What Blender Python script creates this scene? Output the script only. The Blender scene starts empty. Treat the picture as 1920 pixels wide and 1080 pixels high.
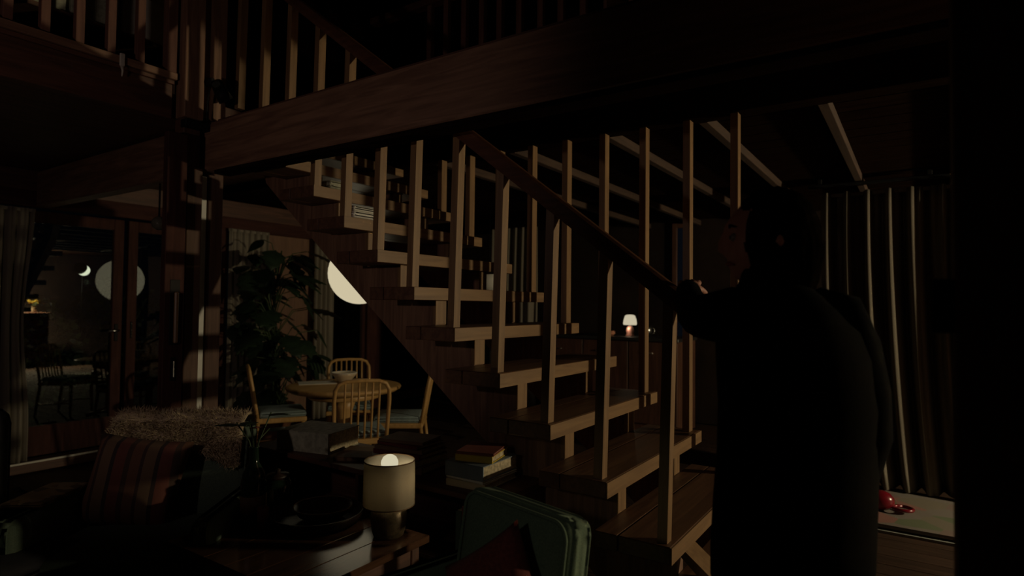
import bpy, bmesh, math, random
from mathutils import Vector, Matrix, noise
R = math.radians
rnd = random.Random(7)
sc = bpy.context.scene
C = sc.collection
# ------------------------------------------------------------------ camera, world, exposure
EYE = 1.436
yaw, pit, rol = .5898, .0283, .0108
F = Vector((math.cos(yaw)*math.cos(pit), math.sin(yaw)*math.cos(pit), math.sin(pit)))
r0 = Vector((math.sin(yaw), -math.cos(yaw), 0)); u0 = r0.cross(F)
RT = math.cos(rol)*r0 + math.sin(rol)*u0
UP = -math.sin(rol)*r0 + math.cos(rol)*u0
cam = bpy.data.objects.new('camera', bpy.data.cameras.new('camera')); C.objects.link(cam)
M = Matrix.Identity(4)
for i in range(3):
    M[i][0], M[i][1], M[i][2] = RT[i], UP[i], -F[i]
M[2][3] = EYE
cam.matrix_world = M
cam.data.sensor_width = 36; cam.data.lens = 1136.16/1920*36
cam.data.clip_start = .05
cam.data.dof.use_dof = True; cam.data.dof.focus_distance = 2.7; cam.data.dof.aperture_fstop = 2.0
sc.camera = cam
w = bpy.data.worlds.new('night'); sc.world = w; w.use_nodes = True
w.node_tree.nodes['Background'].inputs[0].default_value = (.25, .4, .7, 1)
w.node_tree.nodes['Background'].inputs[1].default_value = .0008
vs = sc.view_settings
vs.view_transform = 'Standard'; vs.look = 'None'; vs.exposure = 0; vs.gamma = 1; vs.use_curve_mapping = False
sc.cycles.use_denoising = True
sc.cycles.sample_clamp_indirect = 2.0
sc.cycles.max_bounces = 6
KEY_POWER = 1620.0        # lamp on the chest of drawers, right of the frame
WASH_POWER = 12.0        # added fill lamp beside the camera, unseen, washing the beam
GLOBE = .60             # paper globe over the dining table
LAMP_POWER = .33         # light inside its drum shade
BULB = .62               # bulb of the small table lamp

# ------------------------------------------------------------------ materials
def nodes(name):
    m = bpy.data.materials.new(name); m.use_nodes = True
    nt = m.node_tree; b = nt.nodes['Principled BSDF']
    return m, nt, b
def plain(name, col, rough=.6, metal=0, var=.15, scale=12, bump=0, spec=.5):
    m, nt, b = nodes(name); b.inputs['Specular IOR Level'].default_value = spec
    tc = nt.nodes.new('ShaderNodeTexCoord'); n = nt.nodes.new('ShaderNodeTexNoise')
    n.inputs['Scale'].default_value = scale; n.inputs['Detail'].default_value = 4
    nt.links.new(tc.outputs['Object'], n.inputs['Vector'])
    rp = nt.nodes.new('ShaderNodeValToRGB')
    rp.color_ramp.elements[0].position = .3; rp.color_ramp.elements[1].position = .7
    rp.color_ramp.elements[0].color = tuple(c*(1-var) for c in col)+(1,)
    rp.color_ramp.elements[1].color = tuple(min(1, c*(1+var)) for c in col)+(1,)
    nt.links.new(n.outputs['Fac'], rp.inputs['Fac']); nt.links.new(rp.outputs['Color'], b.inputs['Base Color'])
    b.inputs['Roughness'].default_value = rough; b.inputs['Metallic'].default_value = metal
    if bump:
        bp = nt.nodes.new('ShaderNodeBump'); bp.inputs['Strength'].default_value = bump
        nt.links.new(n.outputs['Fac'], bp.inputs['Height']); nt.links.new(bp.outputs['Normal'], b.inputs['Normal'])
    return m
def wood(name, c1, c2, axis='x', rough=.5, grain=28, spec=.5):
    m, nt, b = nodes(name)
    tc = nt.nodes.new('ShaderNodeTexCoord'); mp = nt.nodes.new('ShaderNodeMapping')
    s = [grain]*3; s['xyz'.index(axis)] = grain*.07
    mp.inputs['Scale'].default_value = s
    oi = nt.nodes.new('ShaderNodeObjectInfo')
    ad = nt.nodes.new('ShaderNodeVectorMath'); ad.operation = 'MULTIPLY_ADD'
    ad.inputs[1].default_value = (7, 5, 3)
    nt.links.new(oi.outputs['Random'], ad.inputs[0]); nt.links.new(tc.outputs['Object'], ad.inputs[2])
    nt.links.new(ad.outputs[0], mp.inputs['Vector'])
    n = nt.nodes.new('ShaderNodeTexNoise'); n.inputs['Scale'].default_value = 1; n.inputs['Detail'].default_value = 6
    n.inputs['Distortion'].default_value = 1.2
    nt.links.new(mp.outputs[0], n.inputs['Vector'])
    rp = nt.nodes.new('ShaderNodeValToRGB')
    rp.color_ramp.elements[0].position = .35; rp.color_ramp.elements[1].position = .68
    rp.color_ramp.elements[0].color = tuple(c1)+(1,); rp.color_ramp.elements[1].color = tuple(c2)+(1,)
    nt.links.new(n.outputs['Fac'], rp.inputs['Fac']); nt.links.new(rp.outputs['Color'], b.inputs['Base Color'])
    bp = nt.nodes.new('ShaderNodeBump'); bp.inputs['Strength'].default_value = .12
    nt.links.new(n.outputs['Fac'], bp.inputs['Height']); nt.links.new(bp.outputs['Normal'], b.inputs['Normal'])
    b.inputs['Roughness'].default_value = rough; b.inputs['Specular IOR Level'].default_value = spec
    return m
def emit(name, col, s):
    m, nt, b = nodes(name); nt.nodes.remove(b)
    e = nt.nodes.new('ShaderNodeEmission'); e.inputs[0].default_value = tuple(col)+(1,); e.inputs[1].default_value = s
    nt.links.new(e.outputs[0], nt.nodes['Material Output'].inputs[0])
    return m
def cloth(name, col, trans=.3, rough=.9, see=0.0):
    m, nt, b = nodes(name); nt.nodes.remove(b)
    d = nt.nodes.new('ShaderNodeBsdfDiffuse'); t = nt.nodes.new('ShaderNodeBsdfTranslucent')
    wv = nt.nodes.new('ShaderNodeTexNoise'); wv.inputs['Scale'].default_value = 60
    rp = nt.nodes.new('ShaderNodeValToRGB')
    rp.color_ramp.elements[0].color = tuple(c*.85 for c in col)+(1,); rp.color_ramp.elements[1].color = tuple(col)+(1,)
    nt.links.new(wv.outputs['Fac'], rp.inputs['Fac'])
    nt.links.new(rp.outputs[0], d.inputs[0]); nt.links.new(rp.outputs[0], t.inputs[0])
    mx = nt.nodes.new('ShaderNodeMixShader'); mx.inputs[0].default_value = trans
    nt.links.new(d.outputs[0], mx.inputs[1]); nt.links.new(t.outputs[0], mx.inputs[2])
    last = mx
    if see:
        tr = nt.nodes.new('ShaderNodeBsdfTransparent'); m2 = nt.nodes.new('ShaderNodeMixShader'); m2.inputs[0].default_value = see
        nt.links.new(mx.outputs[0], m2.inputs[1]); nt.links.new(tr.outputs[0], m2.inputs[2]); last = m2
    nt.links.new(last.outputs[0], nt.nodes['Material Output'].inputs[0])
    return m
def pane_glass(name):
    m, nt, b = nodes(name); nt.nodes.remove(b)
    t = nt.nodes.new('ShaderNodeBsdfTransparent'); g = nt.nodes.new('ShaderNodeBsdfGlossy'); g.inputs['Roughness'].default_value = 0
    g.inputs[0].default_value = (.9, .95, .9, 1)
    fr = nt.nodes.new('ShaderNodeFresnel'); fr.inputs[0].default_value = 1.62
    mx = nt.nodes.new('ShaderNodeMixShader')
    nt.links.new(fr.outputs[0], mx.inputs[0]); nt.links.new(t.outputs[0], mx.inputs[1]); nt.links.new(g.outputs[0], mx.inputs[2])
    nt.links.new(mx.outputs[0], nt.nodes['Material Output'].inputs[0])
    return m
def stripes(name, cols, axis=0, scale=1.0, rough=.9):
    m, nt, b = nodes(name)
    tc = nt.nodes.new('ShaderNodeTexCoord'); sp = nt.nodes.new('ShaderNodeSeparateXYZ')
    nt.links.new(tc.outputs['Object'], sp.inputs[0])
    ml = nt.nodes.new('ShaderNodeMath'); ml.operation = 'MULTIPLY'; ml.inputs[1].default_value = scale
    nt.links.new(sp.outputs[axis], ml.inputs[0])
    fr = nt.nodes.new('ShaderNodeMath'); fr.operation = 'FRACT'; nt.links.new(ml.outputs[0], fr.inputs[0])
    rp = nt.nodes.new('ShaderNodeValToRGB'); rp.color_ramp.interpolation = 'CONSTANT'
    els = rp.color_ramp.elements
    while len(els) < len(cols): els.new(.5)
    for i, (p, c) in enumerate(cols):
        els[i].position = p; els[i].color = tuple(c)+(1,)
    nt.links.new(fr.outputs[0], rp.inputs[0]); nt.links.new(rp.outputs[0], b.inputs['Base Color'])
    b.inputs['Roughness'].default_value = rough
    return m
def blotches(name, cols, scale, rough=.8):
    m, nt, b = nodes(name)
    tc = nt.nodes.new('ShaderNodeTexCoord'); v = nt.nodes.new('ShaderNodeTexVoronoi'); v.inputs['Scale'].default_value = scale
    nt.links.new(tc.outputs['Object'], v.inputs['Vector'])
    sp = nt.nodes.new('ShaderNodeSeparateColor'); nt.links.new(v.outputs['Color'], sp.inputs[0])
    rp = nt.nodes.new('ShaderNodeValToRGB'); rp.color_ramp.interpolation = 'CONSTANT'; els = rp.color_ramp.elements
    while len(els) < len(cols): els.new(.5)
    for i, c in enumerate(cols): els[i].position = i/len(cols); els[i].color = tuple(c)+(1,)
    nt.links.new(sp.outputs[0], rp.inputs[0]); nt.links.new(rp.outputs[0], b.inputs['Base Color'])
    b.inputs['Roughness'].default_value = rough
    return m

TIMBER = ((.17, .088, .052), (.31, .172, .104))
STAIR = ((.215, .125, .06), (.315, .19, .09))
W = {}
for a in 'xyz':
    W['beam_'+a] = wood('beam timber along '+a, *TIMBER, axis=a, rough=.6)
    W['stair_'+a] = wood('stair timber along '+a, *STAIR, axis=a, rough=.42)
    W['dark_'+a] = wood('dark stained timber along '+a, (.07, .03, .018), (.14, .06, .035), axis=a, rough=.55)
    W['red_'+a] = wood('red stained timber along '+a, (.045, .017, .013), (.078, .031, .023), axis=a, rough=.7, spec=.15)
    W['pine_'+a] = wood('honey timber along '+a, (.52, .30, .10), (.66, .40, .15), axis=a, rough=.4)
    W['floor_'+a] = wood('floor timber along '+a, (.022, .012, .0075), (.046, .026, .017), axis=a, rough=.85, spec=.1)
W['tread'] = wood('worn tread timber', (.10, .048, .026), (.17, .085, .045), axis='x', rough=.45)
W['joist'] = wood('sawn joist timber', (.038, .02, .013), (.066, .038, .024), axis='x', rough=.8)
W['spindle'] = wood('reddish spindle timber', (.13, .056, .038), (.2, .092, .06), axis='z', rough=.7)
W['post'] = wood('aged post timber', (.085, .042, .026), (.14, .073, .045), axis='z', rough=.7)
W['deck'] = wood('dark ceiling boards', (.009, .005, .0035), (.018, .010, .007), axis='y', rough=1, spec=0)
W['top'] = wood('varnished table boards', (.06, .028, .016), (.11, .055, .03), axis='x', rough=.17)
W['rail'] = wood('handrail timber', (.085, .036, .02), (.14, .06, .032), axis='y', rough=.35)
MT = dict(
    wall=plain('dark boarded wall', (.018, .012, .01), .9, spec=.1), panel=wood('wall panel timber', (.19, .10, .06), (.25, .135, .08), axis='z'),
    roof=plain('dark roof boards', (.03, .022, .018), .9), black=plain('black metal', (.012, .012, .012), .6, spec=.15),
    glass=pane_glass('window glass'), curtain=cloth('cream curtain linen', (.17, .15, .118), .03), sheer=cloth('pale curtain linen', (.36, .32, .25), .2),
    chrome=plain('brushed steel', (.6, .6, .58), .25, 1, .05), white=plain('white painted', (.75, .73, .66), .5, var=.04),
    strip=plain('pale metal threshold', (.62, .6, .52), .4, .3, .05), green=plain('moss green wool', (.135, .19, .125), .95, var=.25, scale=240, bump=.3),
    darkgreen=plain('deep green wool', (.085, .12, .085), .95, var=.25, scale=240, bump=.3),
    red=plain('dark red cushion cloth', (.17, .04, .03), .95, var=.25, scale=90), navy=plain('dark navy cloth', (.012, .012, .016), .95),
    skin=plain('skin', (.42, .2, .14), .55, var=.05), hair=plain('dark hair', (.004, .003, .0027), .95, scale=60, var=.4, spec=.0), coat=plain('black wool coat', (.004, .0038, .004), .95, scale=120, spec=.02),
    trouser=plain('dark trousers', (.004, .004, .005), .9, spec=.02), shoe=plain('black leather', (.01, .01, .01), .4),
    wool=plain('sheepskin wool', (.42, .33, .215), 1, var=.2, scale=20), leaf=plain('plant leaf', (.018, .036, .016), .5, var=.4, scale=9), stem=plain('plant stem', (.05, .08, .03), .6),
    pot=plain('terracotta pot', (.3, .13, .07), .8), soil=plain('soil', (.03, .02, .015), 1), bluepad=plain('pale blue seat cloth', (.28, .36, .36), .9),
    paper=plain('paper', (.62, .58, .48), .8, var=.08), ceramic=plain('cream ceramic', (.6, .5, .34), .35, var=.06),
    bottle=plain('dark green bottle glass', (.015, .03, .018), .1), tray=plain('dark lacquered wood', (.03, .016, .012), .45),
    clay=plain('red clay', (.25, .07, .05), .7), shade=cloth('linen lamp shade', (.62, .55, .42), .34), base=plain('hammered bronze', (.13, .1, .06), .38, .6, .3, 90, .6),
    yellow=plain('yellow book cloth', (.62, .45, .05), .7), slate=plain('slate blue book cloth', (.18, .22, .26), .7), olive=plain('grey green book cover', (.36, .36, .26), .75, scale=40, var=.3),
    brown=plain('brown book cloth', (.2, .12, .06), .7), maroon=plain('maroon book cloth', (.16, .03, .03), .7), pages=plain('book pages', (.5, .42, .27), .9, scale=70, var=.35),
    toy=plain('red glossy plastic', (.14, .006, .012), .25, var=.05), matgreen=blotches('patterned play mat', [(.145, .125, .09), (.15, .13, .11), (.10, .12, .065), (.21, .10, .078), (.14, .12, .10), (.155, .11, .09)], 5),
    matedge=plain('mat foam edge', (.26, .28, .25), .8), ground=plain('garden soil and grass', (.008, .012, .006), 1, var=.5, spec=.02), gpot=plain('weathered planter', (.035, .036, .022), .95, spec=.05),
    quilt=blotches('woven throw', [(.2, .12, .05), (.26, .18, .08), (.12, .08, .04), (.3, .22, .12)], 26), granite=plain('dark worktop', (.03, .03, .03), .3))
MT['stripe'] = stripes('striped cushion cloth', [(0, (.13, .06, .035)), (.22, (.05, .026, .022)), (.3, (.14, .085, .05)), (.55, (.035, .022, .02)), (.64, (.13, .042, .03)), (.88, (.055, .03, .022))], 0, 5.2)
MT['globe'] = emit('lit paper globe', (1, .87, .58), GLOBE)
MT['bulb'] = emit('lit bulb', (1, .91, .63), BULB)
MT['farshade'] = emit('lit white lamp shade', (1, .88, .62), .55)
MT['keybulb'] = emit('lit lamp bulb', (1, .8, .5), 3)
MT['glint'] = emit('imitated crescent reflection', (.9, 1, .7), .75)  # emission imitating a crescent reflection in the glass
MT['keyshade'] = cloth('sheer lamp shade', (.6, .5, .34), .5, see=.45)
MT['dimglobe'] = plain('unlit paper globe', (.7, .68, .6), .9, var=.04)

# ------------------------------------------------------------------ mesh helpers
def bx(bm, x0, x1, y0, y1, z0, z1, bev=0, seg=1):
    r = bmesh.ops.create_cube(bm, size=1)
    vs_ = r['verts']
    for v in vs_:
        v.co = Vector((x0+(v.co.x+.5)*(x1-x0), y0+(v.co.y+.5)*(y1-y0), z0+(v.co.z+.5)*(z1-z0)))
    if bev:
        es = list({e for v in vs_ for e in v.link_edges})
        bmesh.ops.bevel(bm, geom=es, offset=bev, segments=seg, affect='EDGES', profile=.5)
    return bm
def prism(bm, pts, axis, a, b):
    """polygon pts (two coords) extruded along axis from a to b"""
    def mk(p, t):
        if axis == 'x': return (t, p[0], p[1])
        if axis == 'y': return (p[0], t, p[1])
        return (p[0], p[1], t)
    A = [bm.verts.new(mk(p, a)) for p in pts]; B = [bm.verts.new(mk(p, b)) for p in pts]
    bm.faces.new(A); bm.faces.new(B[::-1]); n = len(pts)
    for i in range(n): bm.faces.new((A[i], B[i], B[(i+1) % n], A[(i+1) % n]))
    bmesh.ops.recalc_face_normals(bm, faces=bm.faces)
    return bm
def tube(bm, pts, rad, seg=8, cap=True):
    pts = [Vector(p) for p in pts]; n = len(pts)
    rad = rad if isinstance(rad, (list, tuple)) else [rad]*n
    rings = []; prev = None
    for i, p in enumerate(pts):
        t = (pts[min(i+1, n-1)]-pts[max(i-1, 0)]).normalized()
        if prev is None:
            a = Vector((0, 0, 1)) if abs(t.z) < .9 else Vector((1, 0, 0))
            x = t.cross(a).normalized()
        else:
            x = (prev-t*prev.dot(t)).normalized()
        y = t.cross(x); prev = x
        rings.append([bm.verts.new(p+(x*math.cos(k*2*math.pi/seg)+y*math.sin(k*2*math.pi/seg))*rad[i]) for k in range(seg)])
    for i in range(n-1):
        for k in range(seg):
            f = bm.faces.new((rings[i][k], rings[i][(k+1) % seg], rings[i+1][(k+1) % seg], rings[i+1][k])); f.smooth = True
    if cap:
        bm.faces.new(rings[0][::-1]); bm.faces.new(rings[-1])
    return bm
def lathe(bm, prof, seg=24, c=(0, 0, 0), smooth=True):
    rings = []
    for r, z in prof:
        if r < 1e-5: rings.append([bm.verts.new((c[0], c[1], c[2]+z))])
        else: rings.append([bm.verts.new((c[0]+r*math.cos(k*2*math.pi/seg), c[1]+r*math.sin(k*2*math.pi/seg), c[2]+z)) for k in range(seg)])
    for a, b in zip(rings, rings[1:]):
        for k in range(seg):
            k2 = (k+1) % seg
            if len(a) == 1 and len(b) == 1: continue
            if len(a) == 1: f = bm.faces.new((a[0], b[k2], b[k]))
            elif len(b) == 1: f = bm.faces.new((a[k], a[k2], b[0]))
            else: f = bm.faces.new((a[k], a[k2], b[k2], b[k]))
            f.smooth = smooth
    return bm
def ball(bm, c, r, s=(1, 1, 1), seg=20):
    q = bmesh.ops.create_uvsphere(bm, u_segments=seg, v_segments=seg//2, radius=r)
    for v in q['verts']: v.co = Vector((c[0]+v.co.x*s[0], c[1]+v.co.y*s[1], c[2]+v.co.z*s[2]))
    for f in bm.faces: f.smooth = True
    return bm
def cush(bm, w_, d, h, c=(0, 0, 0), r=.04, puff=.0):
    """rounded upholstery block centred at c"""
    s = len(bm.verts)
    bm.verts.ensure_lookup_table()
    t = bmesh.new(); bx(t, -w_/2, w_/2, -d/2, d/2, -h/2, h/2)
    bmesh.ops.subdivide_edges(t, edges=t.edges[:], cuts=3, use_grid_fill=True)
    for v in t.verts:
        a, b, cc = v.co.x/(w_/2), v.co.y/(d/2), v.co.z/(h/2)
        k = puff*((1-a*a)*(1-cc*cc) if d <= min(w_, h) else (1-a*a)*(1-b*b))
        if d <= min(w_, h): v.co.y += math.copysign(k, b) if abs(b) > .9 else 0
        else: v.co.z += math.copysign(k, cc) if abs(cc) > .9 else 0
    sharp = [e for e in t.edges if len(e.link_faces) == 2 and e.calc_face_angle() > .9]
    bmesh.ops.bevel(t, geom=sharp, offset=r, segments=3, affect='EDGES', profile=.5)
    for v in t.verts: v.co += Vector(c)
    for f in t.faces: f.smooth = True
    me = bpy.data.meshes.new('t'); t.to_mesh(me); t.free(); bm.from_mesh(me); bpy.data.meshes.remove(me)
    return bm
def pillow(bm, w_, h, t, c=(0, 0, 0), n=12):
    """square cushion standing in the xz plane"""
    g = {}
    for s in (1, -1):
        for i in range(n+1):
            for j in range(n+1):
                a, b = 2*i/n-1, 2*j/n-1
                edge = abs(a) == 1 or abs(b) == 1
                if edge and s == -1: g[s, i, j] = g[1, i, j]; continue
                th = t/2*((1-a**4)*(1-b**4))**.6
                pin = 1-.07*(a*a*(1-b*b)+b*b*(1-a*a))-.0
                g[s, i, j] = bm.verts.new((c[0]+a*w_/2*(1-.06*(1-b*b)), c[1]+s*th, c[2]+b*h/2*(1-.06*(1-a*a))))
    for s in (1, -1):
        for i in range(n):
            for j in range(n):
                q = [g[s, i, j], g[s, i+1, j], g[s, i+1, j+1], g[s, i, j+1]]
                f = bm.faces.new(q if s == -1 else q[::-1]); f.smooth = True
    return bm
def rotm(bm, mat): bmesh.ops.transform(bm, matrix=mat, verts=bm.verts); return bm
B = bmesh.new
def obj(name, bm, mat, parent=None, world=False):
    me = bpy.data.meshes.new(name)
    if parent is not None and world:
        off = Vector(parent.location)
        if parent.parent is not None: off += Vector(parent.parent.location)
        bmesh.ops.translate(bm, verts=bm.verts, vec=-off)
    bm.to_mesh(me); bm.free()
    if mat is not None: me.materials.append(mat)
    o = bpy.data.objects.new(name, me); C.objects.link(o)
    if parent is not None: o.parent = parent
    return o
def tag(o, label, cat, group=None):
    o['label'] = label; o['category'] = cat
    if group: o['group'] = group
    return o
def thing(name, label, cat, loc=(0, 0, 0), rz=0, group=None):
    o = bpy.data.objects.new(name, None); C.objects.link(o); o.empty_display_size = .1
    o.location = loc; o.rotation_euler = (0, 0, rz)
    return tag(o, label, cat, group)
def struct(name, bm, mat, label=None):
    o = obj(name, bm, mat); o['kind'] = 'structure'; o['category'] = name.split('_')[0]
    if label: o['label'] = label
    return o
def solid(name, label, cat, bm, mat, base, group=None):
    """one-mesh thing, origin moved to its base"""
    bmesh.ops.translate(bm, verts=bm.verts, vec=-Vector(base))
    o = obj(name, bm, mat); o.location = base
    return tag(o, label, cat, group)
def piece(name, mesh, parent, loc, rot=(0, 0, 0), sc_=(1, 1, 1)):
    o = bpy.data.objects.new(name, mesh); C.objects.link(o); o.parent = parent
    o.location = loc; o.rotation_euler = rot; o.scale = sc_
    return o
def light(name, kind, loc, power, col, parent=None, size=.05, **k):
    l = bpy.data.lights.new(name, kind); l.energy = power; l.color = col
    if hasattr(l, 'shadow_soft_size'): l.shadow_soft_size = size
    for a, b in k.items(): setattr(l, a, b)
    o = bpy.data.objects.new(name, l); C.objects.link(o); o.location = loc
    if parent is not None: o.parent = parent
    return o
def aim(o, target):
    o.rotation_euler = (Vector(target)-Vector(o.location)).to_track_quat('-Z', 'Y').to_euler()

# ------------------------------------------------------------------ the setting
YW, XB = 6.29, 7.6          # glazed wall and back wall
fl = struct('floor', bx(B(), -2.2, XB+.1, -4.7, YW, -.12, -.021), W['floor_y'], 'dark timber plank floor')
pm = []
for L in (2.3, 1.5):
    m_ = B(); bx(m_, 0, .146, 0, L-.004, -.02, 0, .002)
    me = bpy.data.meshes.new('plank'); m_.to_mesh(me); m_.free(); me.materials.append(W['floor_y']); pm.append((L, me))
x = .6
while x < 7.4:
    y = -1.9-rnd.random()*1.2
    while y < 5.0:
        L, me = pm[rnd.random() < .3]
        if y+L > YW-.02: break
        piece('plank', me, fl, (x, y, rnd.uniform(-.0012, 0)))
        y += L
    x += .15
# walls
wl = struct('wall_left', bx(B(), -2.2, XB, YW-.03, YW+.12, 2.24, 5.2), W['dark_x'], 'dark timber wall over the glazing')
obj('header', bx(B(), -2.2, XB, YW-.09, YW-.03, 2.22, 2.36, .005), W['red_x'], wl)
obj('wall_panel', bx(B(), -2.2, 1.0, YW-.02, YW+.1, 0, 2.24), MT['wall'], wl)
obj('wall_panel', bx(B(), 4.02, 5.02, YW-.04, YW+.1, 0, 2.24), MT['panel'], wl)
obj('post', bx(B(), 3.56, 3.72, YW-.1, YW+.1, 0, 2.24, .004), W['red_z'], wl)
obj('post', bx(B(), 5.76, 6.0, YW-.08, YW+.1, 0, 2.24, .004), W['red_z'], wl)
obj('post', bx(B(), 7.3, XB, YW-.08, YW+.1, 0, 2.24, .004), W['red_z'], wl)
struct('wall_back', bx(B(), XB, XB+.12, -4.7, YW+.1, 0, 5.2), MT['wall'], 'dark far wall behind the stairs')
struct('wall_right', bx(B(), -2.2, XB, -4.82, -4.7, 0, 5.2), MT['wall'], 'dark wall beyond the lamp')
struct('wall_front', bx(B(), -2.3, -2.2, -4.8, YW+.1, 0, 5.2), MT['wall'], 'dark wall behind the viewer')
struct('roof', bx(B(), -2.3, XB+.1, -4.8, YW+.1, 5.2, 5.3), MT['roof'], 'dark roof over the upper floor')
# glazed door and windows of the left wall
def frame_rect(x0, x1, z0, z1, y0, y1, s, b, t):
    m_ = B(); bx(m_, x0, x0+s, y0, y1, z0, z1, .003); bx(m_, x1-s, x1, y0, y1, z0, z1, .003)
    bx(m_, x0+s, x1-s, y0, y1, z0, z0+b, .003); bx(m_, x0+s, x1-s, y0, y1, z1-t, z1, .003); return m_
d1 = struct('door_1', frame_rect(1.74, 2.715, .11, 2.2, YW-.045, YW, .085, .25, .1), W['red_z'], 'glazed garden door in red timber frame')
obj('pane', bx(B(), 1.82, 2.635, YW-.024, YW-.018, .355, 2.105), MT['glass'], d1)
hd = tube(B(), [(2.665, YW-.05, 1.16), (2.665, YW-.1, 1.16), (2.64, YW-.105, 1.16), (2.58, YW-.105, 1.155)], .011, 8)
hl = obj('handle', hd, MT['chrome'], d1)
obj('back_plate', bx(B(), 2.65, 2.68, YW-.055, YW-.045, 1.06, 1.22, .003), MT['black'], hl)
d2 = struct('door_2', frame_rect(2.755, 3.555, .11, 2.2, YW-.045, YW, .085, .25, .1), W['red_z'], 'fixed glazed door leaf beside the handle')
obj('pane', bx(B(), 2.835, 3.475, YW-.024, YW-.018, .355, 2.105), MT['glass'], d2)
lk = obj('lock_plate', bx(B(), 2.788, 2.806, YW-.05, YW-.045, 1.08, 1.24, .003), MT['black'], d2)
for zz in (1.1, 1.16, 1.22): obj('screw', ball(B(), (2.797, YW-.05, zz), .006, seg=8), MT['chrome'], lk)
w1 = struct('window_1', frame_rect(5.03, 5.755, .05, 2.2, YW-.04, YW, .05, .12, .08), W['red_z'], 'tall dark window beside the dining corner')
obj('pane', bx(B(), 5.07, 5.715, YW-.022, YW-.016, .17, 2.12), MT['glass'], w1)
w2 = struct('window_2', frame_rect(6.01, 7.29, .05, 2.2, YW-.04, YW, .06, .12, .08), W['red_z'], 'wide dark window behind the stair stringer')
obj('pane', bx(B(), 6.06, 7.24, YW-.022, YW-.016, .17, 2.12), MT['glass'], w2)
w0 = struct('window_3', frame_rect(1.0, 1.735, .11, 2.2, YW-.045, YW, .06, .25, .1), W['red_z'], 'glazed panel behind the cream curtain')
obj('pane', bx(B(), 1.05, 1.685, YW-.024, YW-.018, .355, 2.105), MT['glass'], w0)
th = struct('trim_1', bx(B(), 1.0, 3.56, YW-.14, YW+.02, 0, .085, .004), W['dark_x'], 'door sill of dark timber')
obj('threshold_strip', bx(B(), 1.0, 3.56, YW-.15, YW-.13, .075, .092, .002), MT['strip'], th)
# upper floor: main beam, trimmer, joists, deck, gallery
mb = struct('trim_2', bx(B(), 2.0, 2.11, -2.6, YW-.1, 2.228, 2.522, .006), W['beam_y'], 'big lit timber beam running across the stairs')
obj('soffit_shade', bx(B(), 2.004, 2.106, -2.6, 3.5, 2.205, 2.2278, .002), W['deck'], mb)  # dark board added so the beam's underside reads as shade
obj('beam_cap', bx(B(), 2.02, 2.09, -2.6, 3.5, 2.522, 2.536), W['dark_y'], mb)
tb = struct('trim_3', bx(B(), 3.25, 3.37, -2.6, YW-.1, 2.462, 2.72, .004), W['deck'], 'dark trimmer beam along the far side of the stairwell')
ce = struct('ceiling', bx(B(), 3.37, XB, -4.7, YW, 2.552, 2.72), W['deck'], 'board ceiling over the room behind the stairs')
jm = B(); bx(jm, 0, XB-3.37, 0, .05, 0, .06, .003); jme = bpy.data.meshes.new('joist'); jm.to_mesh(jme); jm.free(); jme.materials.append(W['joist'])
for yj in (-2.1, -1.5, -.9, -.28, .363, .961, 1.55, 2.246, 2.9): piece('joist', jme, ce, (3.37, yj, 2.462))
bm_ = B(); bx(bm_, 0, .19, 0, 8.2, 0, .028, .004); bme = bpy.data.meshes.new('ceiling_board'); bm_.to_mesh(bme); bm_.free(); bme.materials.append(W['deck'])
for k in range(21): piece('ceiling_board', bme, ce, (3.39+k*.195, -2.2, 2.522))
ga = struct('ceiling_gallery', bx(B(), -2.2, 3.25, 3.64, YW-.03, 2.54, 2.66), W['dark_x'], 'gallery floor on the upper storey')
obj('fascia', bx(B(), -2.2, 1.80, 3.60, 3.64, 2.50, 2.70, .004), W['dark_x'], ga)
obj('fascia', bx(B(), 2.12, 3.24, 3.60, 3.64, 2.50, 2.66, .004), W['dark_x'], ga)
struct('ceiling_entry', bx(B(), -2.2, 3.25, -4.7, -2.62, 2.46, 2.6), W['dark_x'], 'dark ceiling near the lamp')
# post cluster at the end of the beam
pc = struct('trim_4', bx(B(), 1.875, 1.965, 3.55, 3.67, 0, 2.23, .004), W['post'], 'timber post under the beam end')
obj('post_top', bx(B(), 1.835, 1.95, 3.53, 3.65, 2.515, 4.6, .004), W['beam_z'], pc)
obj('post_top', bx(B(), 1.955, 2.105, 3.56, 3.68, 2.54, 4.6, .004), W['beam_z'], pc)
obj('post_core', bx(B(), 1.86, 1.96, 3.58, 3.68, 2.22, 2.52, .003), W['dark_z'], pc)
obj('bracket', bx(B(), 1.85, 1.995, 3.54, 3.6, 2.462, 2.508, .003), MT['black'], pc)
p2 = struct('trim_5', bx(B(), 2.03, 2.125, 3.60, 3.69, 0, 2.227, .004), W['post'], 'second timber post beside the pale strip')
obj('metal_strip', bx(B(), 1.985, 2.027, 3.61, 3.67, .02, 2.2, .003), MT['white'], p2)
d3 = struct('door_3', bx(B(), 1.735, 1.845, 3.50, 3.55, .02, 2.4, .003), W['red_z'], 'dark red door leaf folded against the post')
obj('pull_recess', bx(B(), 1.765, 1.82, 3.497, 3.501, 1.19, 1.56, .001), MT['black'], d3)
obj('pull_handle', bx(B(), 1.786, 1.808, 3.478, 3.5, 1.2, 1.49, .006), W['stair_z'], d3)
lp = obj('latch_plate', bx(B(), 1.775, 1.805, 3.494, 3.5, .99, 1.12, .002), MT['black'], d3)
obj('latch', bx(B(), 1.788, 1.795, 3.488, 3.494, 1.01, 1.1, .001), MT['chrome'], lp)
# near post at the right edge of the view
np_ = struct('trim_6', bx(B(), 1.236, 1.36, -.62, -.0515, 0, 2.45, .004), W['dark_z'], 'black foreground post at the edge of the view')
obj('latch_box', bx(B(), 1.245, 1.3, -.0515, -.019, 1.397, 1.488, .004), MT['black'], np_)

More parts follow.
